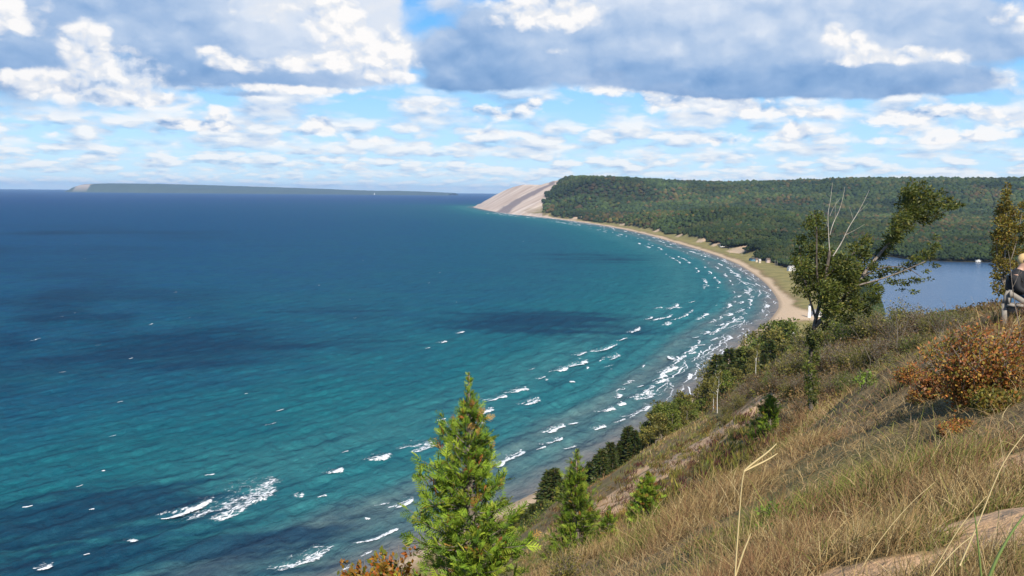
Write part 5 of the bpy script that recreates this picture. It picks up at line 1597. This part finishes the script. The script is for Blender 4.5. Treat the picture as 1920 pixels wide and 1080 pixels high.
def build_undergrowth():
    """low leafy cover under and between the thicket shrubs and the wood on the bluff"""
    rng = np.random.default_rng(19)
    n = 60000
    r = np.exp(rng.uniform(np.log(34), np.log(560), n)); th = rng.uniform(math.radians(-3), math.radians(31), n)
    x = r * np.sin(th); y = r * np.cos(th)
    z, s = H(x, y, True)
    p = np.stack([x, y, z], 1); v = p - CAM; f = v @ _F; px = 960 + FPX * (v @ _R) / f; py = 540 - FPX * (v @ _U) / f
    wood = (s > 16) & (s < 92) & (r > 150)
    line = np.interp(px, [1240, 1340, 1420, 1480, 1560, 1640, 1900], [820, 770, 745, 760, 770, 760, 640])
    thick = (px > 1330) & (py < line) & (r < 330)
    k = (wood | thick) & (rng.random(n) < .9) & (vnoise(x / 6, y / 6, 111) > .22)
    x, y, z, r, wood = x[k], y[k], z[k], r[k], wood[k]; n = len(x)
    m = 7
    sz = np.interp(r, [30, 100, 300, 600], [.35, .9, 2.2, 3.2])
    P = np.repeat(np.stack([x, y, z], 1), m, 0) + rng.normal(size=(n * m, 3)) * np.repeat(sz, m)[:, None] * (.5, .5, .3) + np.array([0, 0, 1]) * np.repeat(sz, m)[:, None] * .3
    D = rand_dirs(n * m, rng) + (0.1, 0, .5)
    L = np.repeat(sz, m) * rng.uniform(.18, .42, n * m)
    q = fbm(x / 12, y / 12, 3, 113)
    A = pick(BRN, n, rng); B = pick(OLV, n, rng); Gc = pick(GRN + DKG[:2], n, rng)
    C = np.where((q > .55)[:, None], B, A); C = np.where((wood & (rng.random(n) < .75))[:, None], Gc, C)
    V, F, C = leaves(P, D, L, L * .55, np.repeat(C, m, 0), rng)
    o = mesh_np("undergrowth", V, F, m_leaf, None, C)
    tag(o, "low brown and olive undergrowth on the bluff", "undergrowth", kind="stuff")
build_undergrowth()


def build_tussocks():
    """low dark tussocks dotted over the sandy slope"""
    rng = np.random.default_rng(29)
    Vs = []; Fs = []; Cs = []; o = 0
    for _ in range(1000):
        px = rng.uniform(1010, 1460); py = rng.uniform(760, 1000)
        line = np.interp(px, [1000, 1130, 1250, 1340, 1460], [980, 900, 838, 785, 760])
        if py < line + 4 or py > line + 130: continue
        p, d = hit(px, py, 30)
        if p is None or d > 230: continue
        k = int(rng.integers(25, 55)); sz = rng.uniform(.3, 1.0) * np.interp(d, [30, 200], [.7, 1.5])
        P = p + rng.normal(size=(k, 3)) * sz * (.55, .55, .08) + (0, 0, .02)
        D = rand_dirs(k, rng) * .7 + (.2, 0, 1.0)
        cols = [BRN, OLV, [(.075, .03, .028), (.10, .045, .03)], OLV][rng.integers(4)]
        V, F, C = leaves(P, D, sz * rng.uniform(.5, 1.1, k), sz * .10, pick(cols, k, rng), rng)
        Vs.append(V); Fs.append(F + o); Cs.append(C); o += len(V)
    ob = mesh_np("slope_tussocks", np.concatenate(Vs), np.concatenate(Fs), m_grass, None, np.concatenate(Cs))
    tag(ob, "small dark tussocks dotted over the sandy slope", "grass", kind="stuff")
build_tussocks()

# thin bare saplings
for (pts, d, lab, frk) in [([(1922, 640), (1908, 600), (1898, 540), (1894, 490), (1890, 470)], 15.0, "thin pale forked sapling in front of the bench", [(1898, 540), (1906, 525), (1912, 505)]),
                           ([(1766, 640), (1770, 610), (1773, 590), (1772, 565)], 30.0, "thin white leaning stick of a dead sapling above the thicket", [(1772, 575), (1768, 566), (1762, 560)]),
                           ([(1682, 640), (1683, 615), (1680, 590), (1676, 565)], 42.0, "thin white dead stem rising from the thicket towards the lake", [(1683, 618), (1695, 600), (1702, 590)]),
                           ([(1632, 675), (1620, 650), (1606, 625), (1590, 605)], 45.0, "bare pale branching stem leaning left in the thicket", [(1612, 636), (1600, 632), (1580, 632)])]:
    P = smooth_path(px_path(pts, d)); b = P[0].copy(); b[2] -= .3
    e = empty("bare_sapling", b); tag(e, lab, "sapling")
    mb = MB(); mb.tube(P - b, np.linspace(.007, .002, len(P)) * (1 + d / 40), 5, (.5, .42, .36)); mb.tube(np.array([[0, 0, 0], P[0] - b]), .007 * (1 + d / 40), 5)
    Q = smooth_path(px_path(frk, d)); mb.tube(Q - b, np.linspace(.004, .0015, len(Q)) * (1 + d / 40), 5, (.5, .42, .36)); mb.build("stem", m_bark, e)

# bright green seedlings in the grass
r_ = np.random.default_rng(31)
st, V, F, C = bush_mesh(r_, .5, .6, 14, 320, .07, [(.16, .24, .03), (.12, .19, .025), (.20, .26, .05)], None, 0, .05, (.12, .14, .05))
seed = proto("green_seedling", st, m_bark, V, F, C, m_leaf)
for px, pyb, pyt, lab in [(1455, 985, 935, "bright green leafy seedling in dry grass beside the bent reed"), (1440, 1010, 975, "low pale green seedling just below the leafy one"), (1525, 975, 950, "tiny bright green seedling right of the leafy one"), (1620, 730, 690, "light green sapling on the far side of the grassy mound"), (1905, 600, 560, "bright green plant under the bench")]:
    plant(seed, px, pyb, pyt, lab, "plant", None, 0, None, 1.0, .5)

# ------------------------------------------------------------------ single reeds and stalks close to the camera
def reed(name, pts, d, w, label, extra=(), cat="reed", col=(.50, .38, .17), dd=None):
    """flat tapering blades given by their course"""
    P = smooth_path(px_path(pts, d, dd), 2)
    b = P[0].copy(); e = empty(name, b); tag(e, label, cat)
    mb = MB(); mb.tube(P - b, np.linspace(w, w * .35, len(P)), 6, col); mb.build("stem", m_dry, e)
    for q in extra:
        Q = smooth_path(px_path(q, d, dd), 2) - b
        m2 = MB(); u = np.linspace(0, 1, len(Q)); m2.tube(Q, w * .8 * np.sin(np.pi * (.18 + .80 * u)) ** .8 + .0004, 4, col); m2.build("leaf", m_dry, e)
    return e
reed("dry_reed", [(1374, 1180), (1378, 1080), (1385, 980), (1391, 905), (1396, 882)], 2.3, .0028, "bent dry straw reed with its broken top pointing right", [[(1396, 882), (1410, 870), (1440, 848), (1456, 832)], [(1395, 884), (1415, 874), (1440, 862), (1458, 850)], [(1378, 1085), (1392, 1040), (1400, 1020), (1408, 1000)]])
reed("dry_reed", [(1800, 1060), (1835, 980), (1862, 910), (1885, 860), (1925, 808)], 2.6, .0026, "long pale reed arching up out of the frame on the right", [])
reed("dry_reed", [(1690, 1180), (1740, 1090), (1800, 985), (1850, 930)], 2.8, .0022, "thin straw reed slanting over the sand patch", [[(1740, 1090), (1790, 1030), (1830, 1000)]])
reed("dry_reed", [(1600, 1090), (1650, 1010), (1710, 940), (1752, 905)], 3.4, .002, "thin straw stalk slanting through the brown grass", [])
m_dry2 = flat_material("green_blade", (.14, .19, .045), .55, .15, 20)
_m = m_dry; m_dry = m_dry2
reed("grass_stalk", [(1840, 1130), (1862, 1060), (1895, 1000), (1925, 960)], 2.0, .005, "broad green blade in the bottom corner over the sand", [], "grass blade", (.14, .19, .045))
reed("grass_stalk", [(1842, 1100), (1836, 1040), (1830, 985), (1827, 960)], 2.2, .003, "upright olive green blade beside the sand patch", [], "grass blade", (.14, .16, .045))
m_dry = _m
# ------------------------------------------------------------------ village by the beach
m_wall = {k: flat_material(k + "_boards", c, .75, .08, 1.5) for k, c in dict(white=(.78, .77, .74), blue=(.10, .24, .34), pink=(.55, .42, .38), tan=(.60, .50, .38), grey=(.45, .43, .40)).items()}
m_roof = {k: flat_material(k + "_shingles", c, .85, .2, 2.0) for k, c in dict(grey=(.30, .29, .28), dark=(.07, .065, .06), brown=(.16, .11, .08), pale=(.50, .47, .43)).items()}
m_glass = flat_material("window_glass", (.03, .04, .05), .15, .1)
m_wood = flat_material("weathered_wood", (.24, .215, .185), .85, .25, 9.0)


def house(px, pyb, wpx, hpx, wall, roof, label, rz=0.3, d=None, depth=.8, name="house", chimney=False, pitch=.38, z=None):
    if d is None:
        p, d = hit(px, pyb, 600)
        if p is None:
            p = at_z(np.array(float(px)), np.array(float(pyb)), 5.0); d = p[1]; p[2] = float(H(p[:1], p[1:2])[0])
    else:
        p = at_depth(np.array(float(px)), np.array(float(pyb)), d); p[2] = float(H(p[:1], p[1:2])[0]) if z is None else z
    w = wpx / FPX * d; h = hpx / FPX * d; dp = w * depth; eave = h * .62; ridge = h
    e = empty(name, (p[0], p[1], p[2] - .2), rz); tag(e, label, "house")
    mb = MB()
    mb.add([(-w/2, -dp/2, 0), (w/2, -dp/2, 0), (w/2, dp/2, 0), (-w/2, dp/2, 0), (-w/2, -dp/2, eave), (w/2, -dp/2, eave), (w/2, dp/2, eave), (-w/2, dp/2, eave)], [[0, 1, 5, 4], [1, 2, 6, 5], [2, 3, 7, 6], [3, 0, 4, 7]])
    mb.add([(-w/2, -dp/2, eave), (-w/2, dp/2, eave), (-w/2, 0, ridge - .05), (w/2, -dp/2, eave), (w/2, dp/2, eave), (w/2, 0, ridge - .05)], [[0, 2, 1], [3, 4, 5]])
    mb.build("wall", m_wall[wall], e)
    o = .35; rb = MB()
    for s in (-1, 1):
        y0 = s * (dp / 2 + o); z0 = eave - o * (ridge - eave) / (dp / 2)
        v = [(-w/2 - o, y0, z0), (w/2 + o, y0, z0), (w/2 + o, 0, ridge), (-w/2 - o, 0, ridge)]
        v += [(a, b, c + .18) for a, b, c in v]
        rb.add(v, [[0, 1, 2, 3], [4, 7, 6, 5], [0, 4, 5, 1], [1, 5, 6, 2], [2, 6, 7, 3], [3, 7, 4, 0]])
    rf = rb.build("roof", m_roof[roof], e)
    if chimney:
        cb = MB(); cb.box((w * .2, .3, ridge + .3), (.8, .8, 1.8)); cb.build("chimney", m_wall["grey"], rf)
    nw = 3 if w > 7 else 2
    for k in range(nw):
        x = w * ((k + .5) / nw - .5)
        if k == 1 and nw == 3:
            b = MB(); b.box((x, -dp/2 - .03, 1.1), (1.0, .06, 2.1)); b.build("door", m_wall["grey"], e)
        else:
            b = MB(); b.box((x, -dp/2 - .03, eave * .55), (w * .14, .06, eave * .36)); fr = b.build("window", m_wall["white"], e)
            g = MB(); g.box((x, -dp/2 - .07, eave * .55), (w * .14 - .2, .04, eave * .36 - .2)); g.build("pane", m_glass, fr)
    b = MB(); b.box((-w/2 - .03, 0, eave * .55), (.06, dp * .2, eave * .36)); fr = b.build("window", m_wall["white"], e)
    g = MB(); g.box((-w/2 - .07, 0, eave * .55), (.04, dp * .2 - .2, eave * .36 - .2)); g.build("pane", m_glass, fr)
    return e


house(1484, 508, 13, 10, "white", "pale", "white house with a pale roof at the inner edge of the beach grass", .2, chimney=True)
house(1501, 515, 9, 6, "white", "dark", "small pale cabin with dark roof beside the beach house", .5)
house(1531, 571, 15, 14, "white", "grey", "white house with grey roof next to the little white tower", .25, d=880)
house(1566, 582, 17, 9, "white", "brown", "low white house right of the tower, half hidden by shrubs", -.1, d=830)
house(1484, 610, 15, 13, "white", "pale", "pale building among the trees behind the sandy beach corner", .35, d=760)
house(1414, 487, 15, 6, "blue", "dark", "low blue house at the edge of the wood behind the beach", .3)
house(1440, 490, 7, 9, "pink", "brown", "narrow pinkish cottage at the edge of the wood", .3)
house(1419, 475, 4, 8, "tan", "brown", "left one of two narrow tan cottages in the wood above the blue house", .3, d=1560)
house(1425, 476, 4, 8, "tan", "pale", "right one of two narrow tan cottages in the wood above the blue house", .3, d=1540)
house(1355, 440, 8, 6, "white", "dark", "white house alone on the wooded hillside above the bay", .1, d=1950)
house(1833, 489, 9, 6, "white", "grey", "tiny white boathouse on the far shore of the inland lake", .0, d=1650, z=.8)

# little white tower
p, d = hit(1518, 574, 600) if False else (at_depth(np.array(1518.), np.array(574.), 870.), 870.)
p[2] = float(H(p[:1], p[1:2])[0]); th_ = 22 / FPX * d
e = empty("lighthouse", (p[0], p[1], p[2] - .2)); tag(e, "slim white lighthouse tower beside the white house by the beach", "lighthouse")
mb = MB(); mb.tube([(0, 0, 0), (0, 0, th_ * .6), (0, 0, th_)], [1.5, 1.3, 1.15], 8, (.8, .8, .8)); mb.build("tower", m_wall["white"], e)
mb = MB(); mb.tube([(0, 0, th_), (0, 0, th_ + .25)], [1.6, 1.6], 8); mb.build("gallery", m_wall["white"], e)
mb = MB(); mb.tube([(0, 0, th_ + .25), (0, 0, th_ + 1.6)], [.8, .8], 8); mb.build("lantern", m_glass, e)
mb = MB(); mb.tube([(0, 0, th_ + 1.6), (0, 0, th_ + 2.3)], [1.0, .1], 8, (.05, .2, .12)); mb.build("roof", m_dark, e)
# utility poles
for k, (px, pyb, hp) in enumerate([(1368, 476, 11), (1391, 480, 10), (1453, 499, 11), (1457, 500, 10), (1475, 496, 14), (1482, 520, 12), (1559, 562, 17)]):
    p, d = hit(px, pyb, 600)
    if p is None:
        p = at_z(np.array(float(px)), np.array(float(pyb)), 4.0); d = p[1]
    h = hp / FPX * d * 1.15
    e = empty("utility_pole", (p[0], p[1], p[2] - .3), .6); tag(e, "wooden utility pole standing along the edge of the beach village", "utility pole", "utility poles of the beach village")
    mb = MB(); mb.tube([(0, 0, 0), (0, 0, h)], [.28, .2], 6, (.5, .46, .40)); mb.build("pole", m_wood, e)
    mb = MB(); mb.box((0, 0, h - .7), (2.4, .2, .2)); mb.build("crossarm", m_wood, e)
# sandy strand on the far lake shore
Q = at_z([1812, 1826, 1842, 1858, 1858, 1842, 1826, 1812], [488.3, 488.0, 488.3, 489.6, 491.6, 491.0, 490.6, 490.2], .75)
o = mesh_np("far_strand", np.concatenate([Q, Q - (0, 0, .6)]), [np.array([[0, 1, 2, 3, 4, 5, 6, 7]]), np.array([[i, (i + 1) % 8, 8 + (i + 1) % 8, 8 + i] for i in range(8)])], m_wall["tan"]); tag(o, "pale sand strip on the far shore of the inland lake", "beach", kind="structure")

# ------------------------------------------------------------------ bench and the sitting person at the right edge
BD = 18.0
bp_ = at_depth(np.array(1893.), np.array(600.), BD); bp_[2] = float(H(bp_[:1], bp_[1:2])[0])
print("bench foot px", to_px(bp_))
bench = empty("bench", bp_, -.52); tag(bench, "weathered grey wooden bench seen from its end on the crest", "bench")
def frame(y, nm):
    mb = MB(); w = .06
    mb.beam((-.05, y, -.15), (-.10, y, .50), w, .09); mb.beam((-.10, y, .48), (-.04, y, .74), w, .09)       # rear post and its leaning top
    mb.beam((.50, y, -.15), (.46, y, .44), w, .09)
    mb.beam((-.06, y + .06, .72), (.30, y + .06, .50), .03, .10); mb.beam((-.08, y + .06, .36), (.52, y + .06, .40), .05, .11)
    mb.beam((-.06, y - .06, .02), (.44, y - .06, .36), .03, .09)
    return mb.build(nm, m_wood, bench)
frame(-.75, "end_frame"); frame(1.0, "end_frame")
mb = MB()
for x in (.02, .17, .32, .46): mb.box((x, .12, .475), (.13, 1.95, .04))
mb.build("seat", m_wood, bench)
mb = MB()
for z_ in (.56, .68): mb.beam((-.12 + (z_ - .5) * .16 + .09, -.85, z_), (-.12 + (z_ - .5) * .16 + .09, 1.1, z_), .035, .12)
mb.build("backrest", m_wood, bench)

m_skin = flat_material("skin", (.52, .31, .22), .55, .06); m_hair = flat_material("blond_hair", (.55, .38, .17), .6, .25, 40)
m_jacket = flat_material("black_jacket", (.012, .012, .014), .8, .3, 12); m_jeans = flat_material("blue_jeans", (.05, .13, .26), .85, .25, 30); m_shoe = flat_material("brown_shoe", (.10, .06, .04), .6, .2)


def skin_mesh(name, verts, edges, rad, mat, parent, root=0, lv=2):
    me = bpy.data.meshes.new(name); me.from_pydata(verts, edges, []); me.update()
    o = bpy.data.objects.new(name, me); COL.objects.link(o); o.parent = parent
    if not me.skin_vertices: o.modifiers.new("skin", 'SKIN')
    else: o.modifiers.new("skin", 'SKIN')
    if not me.skin_vertices:
        bpy.context.view_layer.objects.active = o
    sv = me.skin_vertices[0].data if me.skin_vertices else None
    if sv is None:
        raise RuntimeError("no skin layer")
    for i, r in enumerate(rad):
        sv[i].radius = (r, r) if not hasattr(r, '__len__') else r
        sv[i].use_root = (i == root)
    o.modifiers["skin"].use_smooth_shade = True
    s = o.modifiers.new("sub", 'SUBSURF'); s.levels = lv; s.render_levels = lv
    me.materials.append(mat)
    return o


sx, sy = .08, -.30
person = empty("person", bench.matrix_basis @ Vector((0, 0, 0))); person.location = (bp_[0], bp_[1], bp_[2] - .08); person.rotation_euler = (0, 0, -.52)
tag(person, "blond person in a black jacket and blue jeans sitting on the bench", "person")
hip = (sx, sy, .60)
B = [hip, (sx - .02, sy, .80), (sx - .02, sy, 1.00), (sx + .02, sy, 1.13), (sx + .06, sy, 1.24), (sx + .10, sy, 1.33), (sx + .11, sy, 1.42),       # 0-6 spine, neck, head
     (sx + .0, sy + .18, 1.09), (sx + .05, sy + .23, .86), (sx + .28, sy + .20, .74), (sx + .36, sy + .17, .73),                                  # 7-10 far arm
     (sx + .0, sy - .18, 1.09), (sx + .03, sy - .24, .86), (sx + .26, sy - .20, .74), (sx + .34, sy - .17, .73),                                  # 11-14 near arm
     (sx + .05, sy + .10, .58), (sx + .45, sy + .13, .57), (sx + .46, sy + .13, .12), (sx + .58, sy + .14, .05),
     (sx + .05, sy - .10, .58), (sx + .45, sy - .12, .57), (sx + .48, sy - .12, .12), (sx + .60, sy - .13, .05)]
E = [(0, 1), (1, 2), (2, 3), (3, 4), (4, 5), (5, 6), (3, 7), (7, 8), (8, 9), (9, 10), (3, 11), (11, 12), (12, 13), (13, 14), (0, 15), (15, 16), (16, 17), (17, 18), (0, 19), (19, 20), (20, 21), (21, 22)]
n0 = len(B)
R = [.12, .12, .13, .10, .052, .085, .082, .055, .042, .032, .030, .055, .042, .032, .030, .08, .055, .038, .035, .08, .055, .038, .035]
for sgn, hi in ((1, 10), (-1, 14)):      # five fingers on each hand, resting on the knees
    hx, hy, hz = B[hi]
    for f, (oy, ln) in enumerate([(-.026, .055), (-.009, .065), (.009, .062), (.026, .048)]):
        i = len(B); B += [(hx + .035, hy + oy, hz + .004), (hx + .035 + ln * .6, hy + oy * 1.1, hz - .004), (hx + .035 + ln, hy + oy * 1.1, hz - .022)]
        E += [(hi, i), (i, i + 1), (i + 1, i + 2)]; R += [.010, .008, .007]
    i = len(B); B += [(hx + .005, hy - sgn * .035, hz), (hx + .035, hy - sgn * .05, hz - .008)]; E += [(hi, i), (i, i + 1)]; R += [.011, .008]
skin_mesh("body", B, E, R, m_skin, person)
j = [0, 1, 2, 3, 7, 8, 9, 11, 12, 13]
JV = [B[i] for i in j]; JV[0] = (sx, sy, .62)
skin_mesh("jacket", JV + [(sx + .065, sy, 1.25)], [(0, 1), (1, 2), (2, 3), (3, 4), (4, 5), (5, 6), (3, 7), (7, 8), (8, 9), (3, 10)], [.17, .19, .20, .15, .08, .065, .052, .08, .065, .052, .082], m_jacket, person)
skin_mesh("jeans", [hip, B[15], B[16], B[17], B[19], B[20], B[21]], [(0, 1), (1, 2), (2, 3), (0, 4), (4, 5), (5, 6)], [.15, .10, .075, .06, .10, .075, .06], m_jeans, person)
for a, b in ((17, 18), (21, 22)):
    skin_mesh("shoe", [B[a], ((B[a][0] + B[b][0]) / 2, B[a][1], .06), B[b]], [(0, 1), (1, 2)], [.05, .05, .042], m_shoe, person, 0, 1)
V, F = ico(3); hc = np.array([sx + .10, sy, 1.40])
v = V * (.108, .088, .120); v = v[:, :] + hc - (.012, 0, -.01)
k = (V[F].mean(1)[:, 0] < .30) | (V[F].mean(1)[:, 2] > .55)
mesh_np("hair", v + .004 * rand_dirs(len(v), np.random.default_rng(2)), F[k], m_hair, person, None, True)
mb = MB(); mb.tube([hc + (.085, 0, .005), hc + (.108, 0, -.022), hc + (.088, 0, -.03)], [.008, .014, .008], 6); mb.build("nose", m_skin, person, True)
for s_ in (-1, 1):
    mb = MB(); mb.tube([hc + (.080, s_ * .032, .012), hc + (.086, s_ * .032, .012)], [.010, .006], 6); mb.build("eye", m_dark, person)
    mb = MB(); mb.tube([hc + (.0, s_ * .080, .02), hc + (.004, s_ * .088, .0), hc + (.0, s_ * .082, -.03)], [.010, .016, .008], 6); mb.build("ear", m_skin, person, True)
